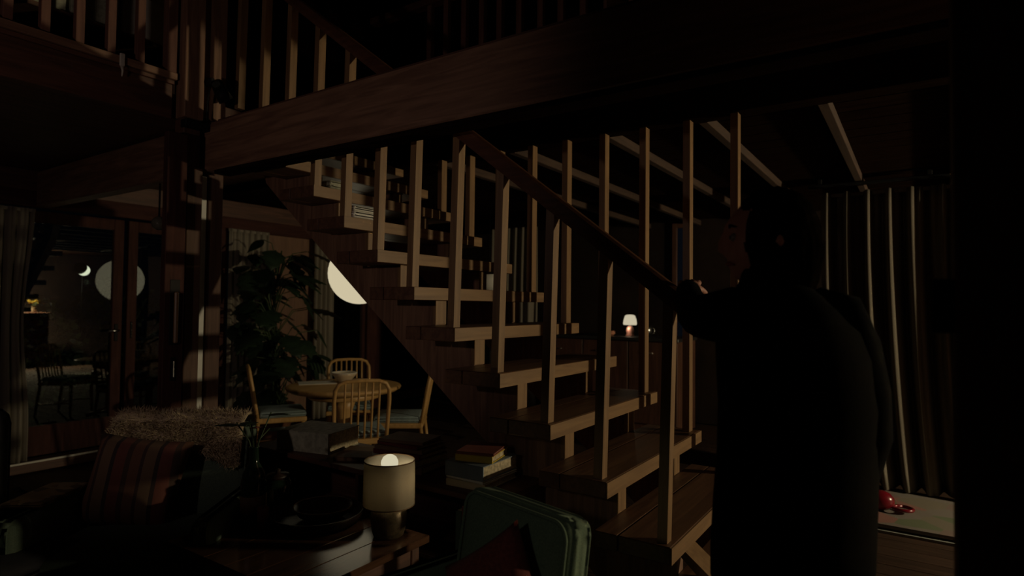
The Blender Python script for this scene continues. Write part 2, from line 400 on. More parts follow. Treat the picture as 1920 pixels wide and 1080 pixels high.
# ------------------------------------------------------------------ staircase
def TY(i): return .489+.2529*i
def TZ(i): return .38+.19*i
X0, X1 = 2.1518, 3.3675
st = thing('staircase', 'open timber staircase with square balusters rising behind the beam', 'staircase', (2.76, .3, 0))
for i in range(-1, 12):
    y, z = TY(i), TZ(i)
    t = obj('tread', bx(B(), X0, X1, y, y+.205, z-.064, z, .004), W['tread'], st, True)
    q = bx(B(), X0, X1, y+.209, y+.305, z-.064, z-.0008, .003)
    bmesh.ops.translate(q, verts=q.verts, vec=-Vector(st.location)); obj('rear_plank', q, W['tread'], t)
    q = bx(B(), X0, X1-.0, y-.004, y, z-.062, z-.002); bmesh.ops.translate(q, verts=q.verts, vec=-Vector(st.location)); obj('nosing', q, W['stair_x'], t)
    q = bx(B(), X1, X1+.004, y+.003, y+.2, z-.06, z-.004); bmesh.ops.translate(q, verts=q.verts, vec=-Vector(st.location)); obj('end_grain', q, W['stair_y'], t)
for xa in (2.37, 3.07):
    # saw-tooth: riser faces and treads
    saw = [(TY(-1)+.05, 0)]
    for i in range(-1, 12):
        saw += [(TY(i)+.052, TZ(i)-.066), (TY(i+1)+.052, TZ(i)-.066)]
    top = saw[-1]
    low = [(3.52, 2.21), (2.87, 1.68), (1.83, .86), (1.46, .575), (.95, .12), (.82, 0)]
    obj('stringer', prism(B(), saw+[(3.62, 2.45)]+low, 'x', xa, xa+.078), W['beam_z'], st, True)
    for i in range(2, 12):     # spacer blocks standing on the tread below
        obj('riser_block', bx(B(), xa-.003, xa+.081, TY(i)+.046, TY(i)+.07, TZ(i-1)+.001, TZ(i)-.065, .002), W['stair_z'], st, True)
def hz(y): return 1.452+.763*(y-.778)
near = {1: .784, 2: 1.045, 3: 1.29, 4: 1.547, 5: 1.799, 6: 2.062}
for i in range(1, 13):
    yb = near.get(i, TY(i)+.045); yt = yb-.02; z0 = TZ(i) if i < 12 else 2.66
    zt = hz(yt)
    m_ = B()
    pb = [(2.178, yb-.019), (2.224, yb-.019), (2.224, yb+.019), (2.178, yb+.019)]
    A = [m_.verts.new((a, b, z0)) for a, b in pb]
    Tt = [m_.verts.new((a, b-.02, hz(b-.02)+.004)) for a, b in pb]
    m_.faces.new(A[::-1]); m_.faces.new(Tt)
    for k in range(4): m_.faces.new((A[k], A[(k+1) % 4], Tt[(k+1) % 4], Tt[k]))
    obj('baluster', m_, W['stair_z'], st, True)
for i in range(1, 11):
    yb = TY(i)+.053
    obj('tall_baluster', bx(B(), 3.272, 3.328, yb-.02, yb+.02, TZ(i), 2.462, .002), W['stair_z'], st, True)
ya, yb = .672, 3.75
prof = [(2.174, 0), (2.230, 0), (2.234, .025), (2.228, .066), (2.216, .076), (2.186, .076), (2.174, .066), (2.169, .025)]
m_ = B()
A = [m_.verts.new((a, ya-b*.2, hz(ya)+b)) for a, b in prof]; Tt = [m_.verts.new((a, yb, hz(yb)+b)) for a, b in prof]
m_.faces.new(A[::-1]); m_.faces.new(Tt)
for k in range(8): m_.faces.new((A[k], Tt[k], Tt[(k+1) % 8], A[(k+1) % 8]))
bmesh.ops.recalc_face_normals(m_, faces=m_.faces)
obj('handrail', m_, W['rail'], st, True)
obj('brace', prism(B(), [(.80, .504), (.755, .504), (.54, .34), (.54, .28)], 'x', 2.33, 2.455), W['stair_y'], st, True)
# upper railing along the far side of the stairwell
ur = thing('stairwell_railing', 'dark upper railing with close balusters above the far side of the stairs', 'railing', (3.3, 1.9, 2.72))
obj('bottom_rail', bx(B(), 3.27, 3.33, .3, 3.55, 2.72, 2.755, .003), W['dark_y'], ur, True)
obj('top_rail', bx(B(), 3.26, 3.34, .3, 3.55, 3.62, 3.67, .005), W['dark_y'], ur, True)
for y in [2.95, 2.793, 2.63, 2.474, 2.326, 2.167, 2.003, 1.854, 1.697, 1.536, 1.375, 1.23, 1.08, .93, .78, .63, .48]:
    obj('baluster', bx(B(), 3.28, 3.32, y-.021, y+.021, 2.755, 3.62, .002), W['spindle'], ur, True)
# gallery railing
gr = thing('gallery_railing', 'reddish gallery railing with a lit bottom rail above the glazed doors', 'railing', (1.0, 3.6, 2.7))
obj('bottom_rail', bx(B(), -1.5, 1.815, 3.575, 3.655, 2.725, 2.765, .003), W['beam_x'], gr, True)
obj('rail_edge', bx(B(), -1.5, 1.805, 3.59, 3.64, 2.70, 2.722, .002), W['dark_x'], gr, True)
obj('top_rail', bx(B(), -1.5, 1.835, 3.57, 3.66, 3.55, 3.6, .005), W['beam_x'], gr, True)
for x in (.12, .27, .42, .57, .72, .88, 1.026, 1.176, 1.326, 1.474, 1.622):
    obj('baluster', bx(B(), x-.02, x+.02, 3.595, 3.635, 2.765, 3.55, .002), W['spindle'], gr, True)
obj('end_post', bx(B(), 1.76, 1.815, 3.585, 3.645, 2.765, 3.55, .003), W['spindle'], gr, True)
hk = thing('rail_hook', 'small pale hook clipped over the gallery rail', 'hook', (1.514, 3.575, 2.64))
obj('clip', bx(B(), 1.503, 1.527, 3.56, 3.574, 2.705, 2.775, .003), MT['paper'], hk, True)
obj('peg', tube(B(), [(1.515, 3.567, 2.705), (1.517, 3.562, 2.68), (1.515, 3.567, 2.65)], [.009, .006, .003], 6), MT['paper'], hk, True)
# pale boards and pictures leaning on the gallery
for k, (xa, xb, zt, mm, lab, nm) in enumerate([(1.20, 1.455, 3.45, 'olive', 'olive storage box behind the gallery railing', 'storage_box'), (1.48, 1.735, 3.42, 'olive', 'pale brown storage box behind the gallery railing, nearest its middle balusters', 'storage_box'),
                              (1.76, 2.02, 3.46, 'paper', 'pale storage box behind the gallery railing nearest the post', 'storage_box')]):
    t = thing(nm, lab, 'box', ((xa+xb)/2, 4.3, 3.122), 0, 'boxes on the gallery shelf')
    obj('box_body', bx(B(), xa, xb, 4.15, 4.45, 3.122, zt-.06, .004), MT[mm], t, True)
    obj('lid', bx(B(), xa-.006, xb+.006, 4.144, 4.456, zt-.06, zt, .004), MT['pages'], t, True)
gs = thing('gallery_shelf', 'dark low shelf holding boxes behind the gallery railing', 'shelf', (1.6, 4.3, 2.66))
obj('board', bx(B(), 1.1, 2.1, 4.12, 4.48, 3.095, 3.122, .003), W['dark_x'], gs, True)
for q in (1.1, 2.05): obj('leg', bx(B(), q, q+.04, 4.14, 4.46, 2.66, 3.095, .002), W['dark_z'], gs, True)
# clamp spotlight on the post
cs = thing('clamp_spotlight', 'black clamp spotlight on the post above the beam end', 'spotlight', (1.99, 3.55, 2.7))
m_ = tube(B(), [(1.985, 3.47, 2.73), (2.0, 3.49, 2.75), (2.04, 3.5, 2.70), (2.07, 3.5, 2.665)], [.02, .034, .04, .045], 12); obj('lamp_head', m_, MT['black'], cs, True)
obj('clamp', bx(B(), 1.965, 1.99, 3.49, 3.56, 2.735, 2.775, .004), MT['black'], cs, True)
obj('cord', tube(B(), [(1.985, 3.52, 2.74), (1.97, 3.525, 2.66), (1.965, 3.525, 2.58), (1.968, 3.53, 2.53), (2.0, 3.54, 2.51)], .004, 6), MT['black'], cs, True)
sg = thing('globe_lamp', 'small clear glass globe lamp hanging under the gallery beam', 'lamp', (2.05, 4.23, 1.91))
obj('globe', ball(B(), (2.05, 4.23, 1.96), .047, seg=16), plain('dull glass globe', (.16, .15, .11), .12), sg, True)
obj('rod', tube(B(), [(2.05, 4.23, 2.0), (2.05, 4.23, 2.227)], .006, 6), MT['black'], sg, True)
solid('wooden_wedge', 'small pale wooden wedge lying on top of the big beam', 'wedge', prism(B(), [(.86, 2.537), (.95, 2.537), (.95, 2.585)], 'x', 2.03, 2.06), W['pine_y'], (2.045, .9, 2.537))
# folded cloths on the stairs
m_ = B(); cush(m_, .17, .1, .04, (2.31, 2.57, TZ(8)+.021), .015); cush(m_, .16, .095, .028, (2.31, 2.57, TZ(8)+.055), .012)
solid('folded_cloth', 'white folded cloth lying on an upper stair tread', 'cloth', m_, MT['white'], (2.31, 2.57, TZ(8)))
m_ = B(); cush(m_, .12, .12, .05, (2.33, 2.83, TZ(9)+.026), .015)
solid('folded_towel', 'dull grey folded towel one tread above the white cloth', 'towel', m_, MT['olive'], (2.33, 2.83, TZ(9)))

# ------------------------------------------------------------------ curtains
def curtain(name, label, p0, p1, z0, z1, n, amp, mat, seed, pleat=.6, gather=0, sweep=0):
    """pleated hanging between p0 and p1 (xy)"""
    rr = random.Random(seed); m_ = B(); p0 = Vector(p0); p1 = Vector(p1)
    d = p1-p0; L = d.length; t = d/L; nn = Vector((t.y, -t.x))
    cols = n*14; rows = 16; ph = [rr.uniform(-.35, .35) for _ in range(n+2)]; am = [rr.uniform(.6, 1.25) for _ in range(n+2)]
    g = []
    for j in range(rows+1):
        v = j/rows; z = z1+(z0-z1)*v; row = []
        for i in range(cols+1):
            s = i/cols; k = s*n; ki = int(k); fr = k-ki
            a0 = am[ki]*(1-fr)+am[ki+1]*fr; f0 = ph[ki]*(1-fr)+ph[ki+1]*fr
            wob = .35*math.sin(v*3+ki)*v
            o_ = amp*a0*(.45+.55*min(1, v*3))*math.sin(2*math.pi*k+f0+wob)+amp*.3*math.sin(4.3*math.pi*k+seed+v)
            ss = .5+(s-.5)*(1-gather*math.sin(math.pi*min(1, v*1.15))**2)
            p = p0+t*(ss*L+sweep*(v**2.2)*(1-.2*s))+nn*o_
            row.append(m_.verts.new((p.x, p.y, z)))
        g.append(row)
    for j in range(rows):
        for i in range(cols):
            f = m_.faces.new((g[j][i], g[j][i+1], g[j+1][i+1], g[j+1][i])); f.smooth = True
    base = ((p0.x+p1.x)/2, (p0.y+p1.y)/2, z0)
    root = thing(name, label, 'curtain', base)
    o = obj('fabric', m_, mat, root, True)
    sm = o.modifiers.new('thick', 'SOLIDIFY'); sm.thickness = .004
    obj('heading_tape', bx(B(), min(p0.x, p1.x)-.004, max(p0.x, p1.x)+.004, min(p0.y, p1.y)-.004, max(p0.y, p1.y)+.004, z1-.03, z1-.002), mat, root, True)
    return root
curtain('curtain', 'long pleated cream curtain behind the standing person and play mat', (5.56, .66), (5.56, -.55), .06, 2.375, 8, .10, MT['curtain'], 3, sweep=.12)
curtain('curtain', 'cream curtain gathered at the edge of the garden door', (1.55, 6.15), (1.98, 6.15), .1, 2.2, 5, .035, MT['sheer'], 5, gather=.25)
curtain('curtain', 'pale pleated curtain between the posts and the climbing plant', (3.70, 6.14), (4.18, 6.14), .02, 2.23, 6, .03, MT['sheer'], 9)
curtain('curtain', 'narrow pale curtain right of the climbing plant', (4.82, 6.14), (5.12, 6.14), .02, 2.23, 4, .03, MT['sheer'], 11)
curtain('curtain', 'dim grey curtain seen through the stair balusters', (7.1, 5.1), (7.1, 4.35), .02, 2.62, 6, .05, MT['sheer'], 13)
tr = thing('curtain_track', 'dark ceiling track above the long cream curtain', 'curtain track', (5.56, 0, 2.43))
obj('track', bx(B(), 5.54, 5.58, -1.2, .75, 2.43, 2.455, .003), MT['black'], tr, True)
for y in (-.9, -.1, .65): obj('bracket', bx(B(), 5.545, 5.575, y, y+.03, 2.455, 2.5, .002), MT['black'], tr, True)

# ------------------------------------------------------------------ dining corner
def dining_chair(label, loc, rz):
    t = thing('dining_chair', label, 'chair', loc, rz, 'spindle-back chairs around the round table')
    # front is -y, back at +y
    arch = [(-.19, .20, .40), (-.195, .225, .55), (-.2, .255, .72), (-.195, .27, .80), (-.17, .278, .845), (-.12, .282, .865), (0, .284, .87), (.12, .282, .865), (.17, .278, .845), (.195, .27, .80), (.2, .255, .72), (.195, .225, .55), (.19, .20, .40)]
    obj('back_frame', tube(B(), arch, .015, 8), W['pine_z'], t)
    for k in range(6):
        x = -.125+k*.05
        obj('spindle', tube(B(), [(x, .20, .43), (x, .225, .55), (x, .255, .72), (x, .28, .86)], .0085, 6), W['pine_z'], t)
    obj('seat_frame', bx(B(), -.215, .215, -.2, .22, .385, .43, .012, 2), W['pine_x'], t)
    obj('cushion', cush(B(), .40, .39, .055, (0, -.005, .455), .02, .012), MT['bluepad'], t)
    for sx in (-1, 1):
        obj('leg', tube(B(), [(sx*.19, .20, .40), (sx*.195, .225, .2), (sx*.2, .25, 0)], [.017, .016, .012], 8), W['pine_z'], t)
        obj('leg', tube(B(), [(sx*.185, -.17, .39), (sx*.19, -.175, .2), (sx*.195, -.18, 0)], [.02, .017, .013], 8), W['pine_z'], t)
        obj('stretcher', tube(B(), [(sx*.192, -.175, .17), (sx*.197, .235, .15)], .009, 6), W['pine_y'], t)
    obj('stretcher', tube(B(), [(-.19, 0.03, .16), (.19, .03, .16)], .009, 6), W['pine_x'], t)
    return t
TX, TYY = 3.64, 4.2
def face(dx, dy): return math.atan2(dy, dx)+math.pi/2
dining_chair('honey spindle chair with its back to the viewer in front of the round table', (3.27, 3.62, 0), face(.5, .72))
dining_chair('honey spindle chair on the far side of the round table behind the bowl', (4.03, 4.58, 0), face(-.6, -.72))
dining_chair('honey spindle chair at the plant side of the round table, seen side-on', (3.43, 4.80, 0), face(.85, -.5))
dining_chair('honey spindle chair beside the stair stringer with a pale blue seat', (3.90, 3.78, 0), face(-.6, .8))
dt = thing('round_dining_table', 'round honey timber pedestal table under the paper globe', 'table', (TX, TYY, 0))
obj('tabletop', lathe(B(), [(0, .665), (.40, .665), (.455, .672), (.485, .69), (.492, .703), (.485, .716), (.46, .72), (0, .72)], 40), W['pine_x'], dt)
obj('apron', lathe(B(), [(0, .61), (.3, .61), (.31, .62), (.31, .665), (0, .665)], 32), W['pine_x'], dt)
obj('pedestal', lathe(B(), [(0, .04), (.09, .04), (.085, .12), (.06, .2), (.055, .4), (.075, .5), (.11, .61), (0, .61)], 20), W['pine_z'], dt)
for k in range(4):
    a = k*math.pi/2+.4; m_ = tube(B(), [(.05*math.cos(a), .05*math.sin(a), .12), (.22*math.cos(a), .22*math.sin(a), .07), (.36*math.cos(a), .36*math.sin(a), .025)], [.04, .03, .022], 8)
    obj('foot', m_, W['pine_x'], dt)
bo = thing('bowl', 'cream pottery bowl in the middle of the round table', 'bowl', (3.74, 4.32, .72))
obj('bowl_body', lathe(B(), [(0, .004), (.05, .0), (.055, .012), (.075, .035), (.1, .065), (.112, .085), (.106, .085), (.092, .062), (.06, .03), (0, .022)], 28), MT['ceramic'], bo)
obj('rim', lathe(B(), [(.104, .083), (.113, .083), (.115, .09), (.11, .094), (.103, .09), (.104, .083)], 28), MT['paper'], bo)
solid('paper_sheet', 'white sheets of paper spread on the round table beside the bowl', 'paper', rotm(bx(B(), -.16, .16, -.11, .11, 0, .006, .001), Matrix.Translation((3.56, 4.47, .7205)) @ Matrix.Rotation(-.6, 4, 'Z')), MT['paper'], (3.56, 4.47, .7205))
# paper globe pendant
pg = thing('globe_pendant', 'large lit paper globe lamp hanging over the dining table', 'pendant lamp', (3.657, 4.055, 1.43))
m_ = B()
prof = []
for k in range(41):
    a = -math.pi/2+math.pi*k/40; prof.append((max(0, .266*math.cos(a)*(1-.006*(k % 2))), .266*math.sin(a)))
prof[0] = (0, -.266); prof[-1] = (0, .266)
obj('paper_globe', lathe(m_, prof, 36, (3.657, 4.055, 1.697)), MT['globe'], pg, True)
obj('cord', tube(B(), [(3.657, 4.055, 1.96), (3.657, 4.055, 2.552)], .004, 6), MT['black'], pg, True)
obj('ring', lathe(B(), [(.04, .262), (.046, .262), (.046, .275), (.04, .275), (.04, .262)], 20, (3.657, 4.055, 1.697)), MT['black'], pg, True)
dg = thing('globe_pendant', 'unlit white paper globe half hidden behind a stair baluster', 'pendant lamp', (5.72, 4.17, 1.6))
obj('paper_globe', ball(B(), (5.70, 4.13, 1.71), .13, seg=24), MT['dimglobe'], dg, True)
obj('cord', tube(B(), [(5.7, 4.13, 1.84), (5.7, 4.13, 2.522)], .004, 6), MT['black'], dg, True)

# big leafy plant
pl = thing('potted_climber', 'tall dark leafy potted plant in front of the pale curtain', 'plant', (4.0, 5.72, 0))
obj('pot', lathe(B(), [(0, 0), (.15, 0), (.2, .32), (.215, .32), (.215, .36), (.19, .36), (.185, .3), (0, .29)], 28), MT['pot'], pl)
obj('soil', lathe(B(), [(0, .3), (.184, .3), (0, .32)], 20), MT['soil'], pl)
def leaf_mesh(name, L, wd, lobes=5):
    m_ = B(); N = 20; mid = []; lf = []; rt = []
    for k in range(N+1):
        s = k/N; wdt = wd*math.sin(math.pi*s**.75)*(1-.15*s)
        if lobes and .2 < s < .92: wdt *= .62+.38*abs(math.cos(lobes*math.pi*s))
        z = -.28*L*s*s
        mid.append(m_.verts.new((s*L, 0, z+.0))); lf.append(m_.verts.new((s*L-.08*L*s, wdt, z-.12*wdt))); rt.append(m_.verts.new((s*L-.08*L*s, -wdt, z-.12*wdt)))
    for k in range(N):
        for a, b in ((mid, lf), (rt, mid)):
            m_.faces.new((a[k], a[k+1], b[k+1], b[k]))
    bmesh.ops.remove_doubles(m_, verts=m_.verts, dist=1e-5)
    for f in m_.faces: f.smooth = True
    me = bpy.data.meshes.new(name); m_.to_mesh(me); m_.free(); me.materials.append(MT['leaf']); return me
lv = [leaf_mesh('leaf', .38, .16), leaf_mesh('leaf', .3, .14, 4), leaf_mesh('leaf', .22, .09, 0)]
for k in range(84):
    h = .5+1.55*(k/84)**.85+rnd.uniform(-.08, .08); a = rnd.uniform(0, 6.28)
    sp = (.34 if h < 1.5 else .24)*(.5+rnd.random()*.6)
    cx, cy = .1*math.sin(h*3), .06*math.cos(h*2.3)-.05
    px, py = cx+sp*math.cos(a)*1.25, cy+min(.28, sp*math.sin(a))
    obj('stalk', tube(B(), [(cx*.6, cy*.6, max(.3, h-.3)), ((cx+px)/2, (cy+py)/2, h-.03), (px, py, h)], .005, 5), MT['stem'], pl)
    o = piece('leaf', lv[k % 3], pl, (px, py, h), (rnd.uniform(-.4, .4), rnd.uniform(.0, .9), a+rnd.uniform(-.5, .5)))
    o.rotation_euler[2] = a if math.sin(a) < .3 else -a
for k in range(3):
    obj('trunk', tube(B(), [(.05*k-.05, 0, .3), (.08*math.sin(k*2), -.03, .9), (.1*math.sin(k+4), 0, 1.5), (.08*math.sin(k), .02, 2.0)], [.016, .013, .01, .006], 6), MT['stem'], pl)

# ------------------------------------------------------------------ garden beyond the glass
g_ = struct('floor_garden', bx(B(), -3, 12, YW+.13, 16, -.15, -.03), MT['ground'], 'dark garden ground beyond the glass')
def shrub(label, loc, rx, h, n, seed):
    rr = random.Random(seed); t = thing('garden_shrub', label, 'shrub', loc, 0, 'shrubs in the dark garden')
    for k in range(5):
        a = k*1.26; obj('branch', tube(B(), [(0, 0, 0), (.3*rx*math.cos(a), .3*rx*math.sin(a), h*.4), (.7*rx*math.cos(a), .7*rx*math.sin(a), h*.8)], [.025, .016, .006], 5), MT['stem'], t)
    m_ = B()
    for k in range(n):
        u = rr.random()**.5; a = rr.uniform(0, 6.28); zz = h*(.15+.85*rr.random()); wdt = rx*math.sin(math.pi*min(.96, zz/h*.8+.12))
        c = Vector((wdt*u*math.cos(a), wdt*u*math.sin(a), zz)); d = Vector((rr.uniform(-1, 1), rr.uniform(-1, 1), rr.uniform(-.8, .6))).normalized()*rr.uniform(.05, .12)
        s = d.cross(Vector((rr.uniform(-1, 1), rr.uniform(-1, 1), 1))).normalized()*d.length*.35
        vv = [m_.verts.new(c), m_.verts.new(c+d*.5+s), m_.verts.new(c+d), m_.verts.new(c+d*.5-s)]; m_.faces.new(vv)
    o = obj('foliage', m_, MT['leaf'], t); o['kind'] = 'stuff'
shrub('leafy garden shrub beyond the door glass, nearest the cream curtain', (2.45, 7.7, -.03), .6, 1.5, 1500, 1)
shrub('low garden shrub beyond the glass right of the planter', (4.4, 10.2, -.03), .9, 1.1, 1200, 2)
shrub('dense garden shrub outside the tall window by the paper globe', (6.6, 8.0, -.03), 1.0, 2.3, 2200, 3)
shrub('far garden shrub seen between the door stiles', (5.6, 13.2, -.03), 1.1, 1.9, 1500, 4)
gp = thing('garden_planter', 'weathered pale planter tub in the dark garden', 'planter', (3.2, 9.4, -.03))
obj('tub', lathe(B(), [(0, 0), (.2, 0), (.26, .42), (.29, .42), (.29, .47), (.25, .47), (.24, .4), (0, .38)], 24), MT['gpot'], gp)
obj('soil', lathe(B(), [(0, .42), (.24, .4)], 16), MT['soil'], gp)
gl = thing('crescent_stand_in', 'added hooded glow standing in for a crescent reflection in the glass', 'lamp', (3.058, 8.0, -.03))  # made-up lamp in place of a crescent reflection in the glass
obj('pole', tube(B(), [(3.058, 8.04, -.03), (3.058, 8.04, 1.74)], .006, 8), MT['black'], gl, True)
obj('crescent_globe', ball(B(), (3.058, 8.0, 1.784), .062, seg=20), MT['glint'], gl, True)
m_ = B(); ball(m_, (3.058-.018-.020, 8.0-.046+.030, 1.784+.022), .066, seg=20); obj('crescent_mask', m_, MT['black'], gl, True)  # dark ball cuts the glowing globe to a crescent
light('crescent_stand_in_light', 'POINT', (.03, -.02, 1.68), .14, (.95, 1, .7), gl, .03)  # added light for the dark garden

# ------------------------------------------------------------------ lounge: side table with lamp
tt = thing('side_table', 'low board-topped side table carrying the small lit lamp', 'table', (1.55, 2.0, 0))
for k in range(6): obj('board', bx(B(), 1.22, 1.845, 1.615+k*.13, 1.615+k*.13+.1275, .492, .52, .002), W['top'], tt, True)
for (xa, ya) in ((1.25, 1.64), (1.77, 1.64), (1.25, 2.32), (1.77, 2.32)): obj('leg', bx(B(), xa, xa+.045, ya, ya+.045, 0, .492, .004), W['dark_z'], tt, True)
for (ya, yb) in ((1.645, 1.67), (2.33, 2.355)): obj('apron', bx(B(), 1.296, 1.77, ya, yb, .42, .491, .002), W['dark_x'], tt, True)
LX, LY = 1.747, 1.744
la = thing('table_lamp', 'small lit table lamp with a pale drum shade and hammered base', 'lamp', (LX, LY, .52))
obj('base', lathe(B(), [(0, 0), (.05, 0), (.06, .008), (.066, .03), (.072, .075), (.068, .105), (.058, .118), (.03, .123), (0, .124)], 32), MT['base'], la)
obj('stem', tube(B(), [(0, 0, .122), (0, 0, .235)], .012, 10), MT['black'], la)
ds = lathe(B(), [(.1005, .126), (.102, .126), (.0995, .298), (.098, .298), (.1005, .126)], 48)
sh = obj('shade', ds, MT['shade'], la)
obj('rim_wire', lathe(B(), [(.0975, .295), (.1005, .295), (.1005, .299), (.0975, .299), (.0975, .295)], 48), MT['brown'], sh)
obj('rim_wire', lathe(B(), [(.1, .124), (.103, .124), (.103, .128), (.1, .128), (.1, .124)], 48), MT['brown'], sh)
obj('spider', tube(B(), [(-.1, 0, .2), (0, 0, .205), (.1, 0, .2)], .002, 5), MT['black'], sh)
obj('bulb', lathe(B(), [(0, .238), (.013, .238), (.016, .25), (.028, .264), (.034, .282), (.033, .295), (.026, .309), (.014, .317), (0, .319)], 24), MT['bulb'], la)
light('table_lamp_light', 'POINT', (.036, -.034, .25), LAMP_POWER, (1, .86, .6), la, .02)
# tray, bowl, vases
wt = thing('round_tray', 'dark round wooden tray with a small dish on the side table', 'tray', (1.68, 2.09, .52))
obj('tray_body', lathe(B(), [(0, 0), (.15, 0), (.18, .02), (.19, .05), (.184, .052), (.17, .026), (.145, .012), (0, .01)], 40), MT['tray'], wt)
ds2 = thing('small_dish', 'small dark glossy dish inside the round wooden tray', 'dish', (1.70, 2.08, .531))
obj('dish_body', lathe(B(), [(0, 0), (.06, 0), (.1, .025), (.12, .055), (.116, .057), (.095, .03), (.055, .008), (0, .006)], 36), MT['tray'], ds2)
obj('rim', lathe(B(), [(.117, .054), (.122, .054), (.122, .059), (.117, .059), (.117, .054)], 36), MT['brown'], ds2)
bv = thing('bottle_vase', 'tall dark bottle vase holding leafy sprigs on the side table', 'vase', (1.52, 2.30, .52))
obj('bottle', lathe(B(), [(0, 0), (.045, 0), (.05, .02), (.05, .17), (.042, .21), (.02, .25), (.017, .31), (.022, .315), (.014, .318), (.012, .25), (0, .24)], 24), MT['bottle'], bv)
obj('label_band', lathe(B(), [(.0502, .05), (.0508, .05), (.0508, .12), (.0502, .12)], 24), MT['brown'], bv)
for k in range(5):
    a = k*1.3; obj('sprig', tube(B(), [(0, 0, .25), (.02*math.cos(a), .02*math.sin(a), .34), (.07*math.cos(a), .07*math.sin(a), .38+.02*k)], .003, 5), MT['stem'], bv)
    piece('leaf', lv[2], bv, (.06*math.cos(a), .06*math.sin(a), .37+.02*k), (0, -.3, a), (.42, .42, .42))
o = piece('red_leaf', leaf_mesh('red_leaf', .09, .035, 0), bv, (-.02, -.05, .4), (0, -.5, -2.2)); o.data.materials[0] = MT['clay']
cd = thing('pillar_candle', 'dull red pillar candle in front of the bottle vase', 'candle', (1.50, 2.20, .52))
obj('wax', lathe(B(), [(0, 0), (.022, 0), (.022, .09), (.017, .092), (0, .085)], 20), MT['clay'], cd)
obj('wick', tube(B(), [(0, 0, .084), (.001, 0, .102)], .0015, 5), MT['black'], cd)
j2 = thing('dark_jar', 'squat dark lidded jar behind the tray on the side table', 'jar', (1.66, 2.335, .52))
obj('jar_body', lathe(B(), [(0, 0), (.05, 0), (.062, .05), (.062, .12), (.045, .15), (0, .15)], 24), MT['bottle'], j2)
obj('lid', lathe(B(), [(0, .15), (.048, .15), (.048, .165), (.01, .17), (.012, .185), (0, .19)], 24), MT['tray'], j2)

# ------------------------------------------------------------------ sideboard with books
sb = thing('low_bookcase', 'low dark bookcase against the stair stringer carrying stacked books', 'bookcase', (2.17, 2.16, 0))
obj('top', bx(B(), 1.98, 2.362, 1.38, 3.02, .635, .66, .003), W['dark_y'], sb, True)
for y in (1.39, 2.19, 2.99): obj('side_panel', bx(B(), 1.99, 2.35, y, y+.02, 0, .635, .002), W['dark_z'], sb, True)
obj('back_panel', bx(B(), 2.34, 2.355, 1.39, 3.01, .03, .635), W['dark_y'], sb, True)
for z in (.05, .34): obj('shelf', bx(B(), 1.995, 2.34, 1.41, 2.99, z, z+.02, .002), W['dark_y'], sb, True)
bk_mats = [MT['maroon'], MT['brown'], MT['slate'], MT['olive'], MT['red'], MT['darkgreen']]
def book(label, w_, d, h, c, rz, cover, group, spine='-x'):
    """lying book: w_ along local x, d along local y, spine on -x side"""
    t = thing('book', label, 'book', c, rz, group)
    cv = B(); bx(cv, -w_/2, w_/2, -d/2, d/2, 0, .004, .001); bx(cv, -w_/2, w_/2, -d/2, d/2, h-.004, h, .001); bx(cv, -w_/2, -w_/2+.005, -d/2, d/2, .004, h-.004)
    obj('cover', cv, cover, t)
    obj('page_block', bx(B(), -w_/2+.005, w_/2-.006, -d/2+.005, d/2-.005, .0042, h-.0042), MT['pages'], t)
    return t
z = .66
book('thick patterned book with a grey green cover at the dining end of the bookcase', .27, .33, .105, (2.17, 2.70, z), .22, MT['olive'], 'books on the low bookcase')
book('thin brown book under the edge of the thick patterned book', .24, .2, .02, (2.17, 2.37, z), .5, MT['brown'], 'books on the low bookcase')
hs = [(.034, 'brown', .30, .22, .1), (.03, 'olive', .29, .22, -.05), (.022, 'maroon', .28, .21, .06), (.02, 'brown', .27, .2, .14), (.016, 'maroon', .25, .19, .02), (.014, 'brown', .24, .18, .2)]
nm = ['pale brown book at the bottom of the tall stack behind the lamp', 'grey green book second from the bottom of the stack behind the lamp', 'maroon book third from the bottom of the stack behind the lamp',
      'brown book third from the top of the stack behind the lamp', 'thin maroon book second from the top of the stack behind the lamp', 'thin brown book topmost of the stack behind the lamp']
for (h, mm, a, b_, rz), lab in zip(hs, nm):
    book(lab, b_, a, h, (2.17, 2.03, z), rz, MT[mm], 'books on the low bookcase'); z += h+.0005
z = .66
for h, mm, a, b_, rz, lab in [(.03, 'ceramic', .2, .26, .05, 'cream book at the bottom of the stack beside the green armchair'), (.012, 'white', .2, .25, -.03, 'thin white book under the slate blue box file'),
                              (.062, 'slate', .2, .27, .02, 'slate blue box file in the stack beside the green armchair'), (.03, 'yellow', .17, .2, .25, 'yellow book tilted on the slate blue box file'), (.012, 'clay', .17, .2, .3, 'thin brick red book lying on the yellow book')]:
    book(lab, b_, a, h, (2.17, 1.60, z), rz, MT[mm], 'books on the low bookcase'); z += h+.0005
y = 1.42
for cn, mm in (('maroon', 'maroon'), ('brown', 'brown'), ('slate blue', 'slate'), ('grey green', 'olive'), ('brick red', 'clay'), ('deep green', 'darkgreen')):
    t_ = rnd.choice((.03, .038, .034)); hh = rnd.uniform(.2, .26)
    t = thing('book', 'upright %s book on the upper shelf of the low bookcase' % cn, 'book', (2.10, y+t_/2, .36), 0, 'upright books in the low bookcase')
    obj('cover', bx(B(), 2.02, 2.18, y, y+t_, .36, .36+hh, .002), MT[mm], t, True)
    obj('page_block', bx(B(), 2.03, 2.176, y+.003, y+t_-.003, .3605, .36+hh+.0008), MT['pages'], t, True)
    y += t_+.002

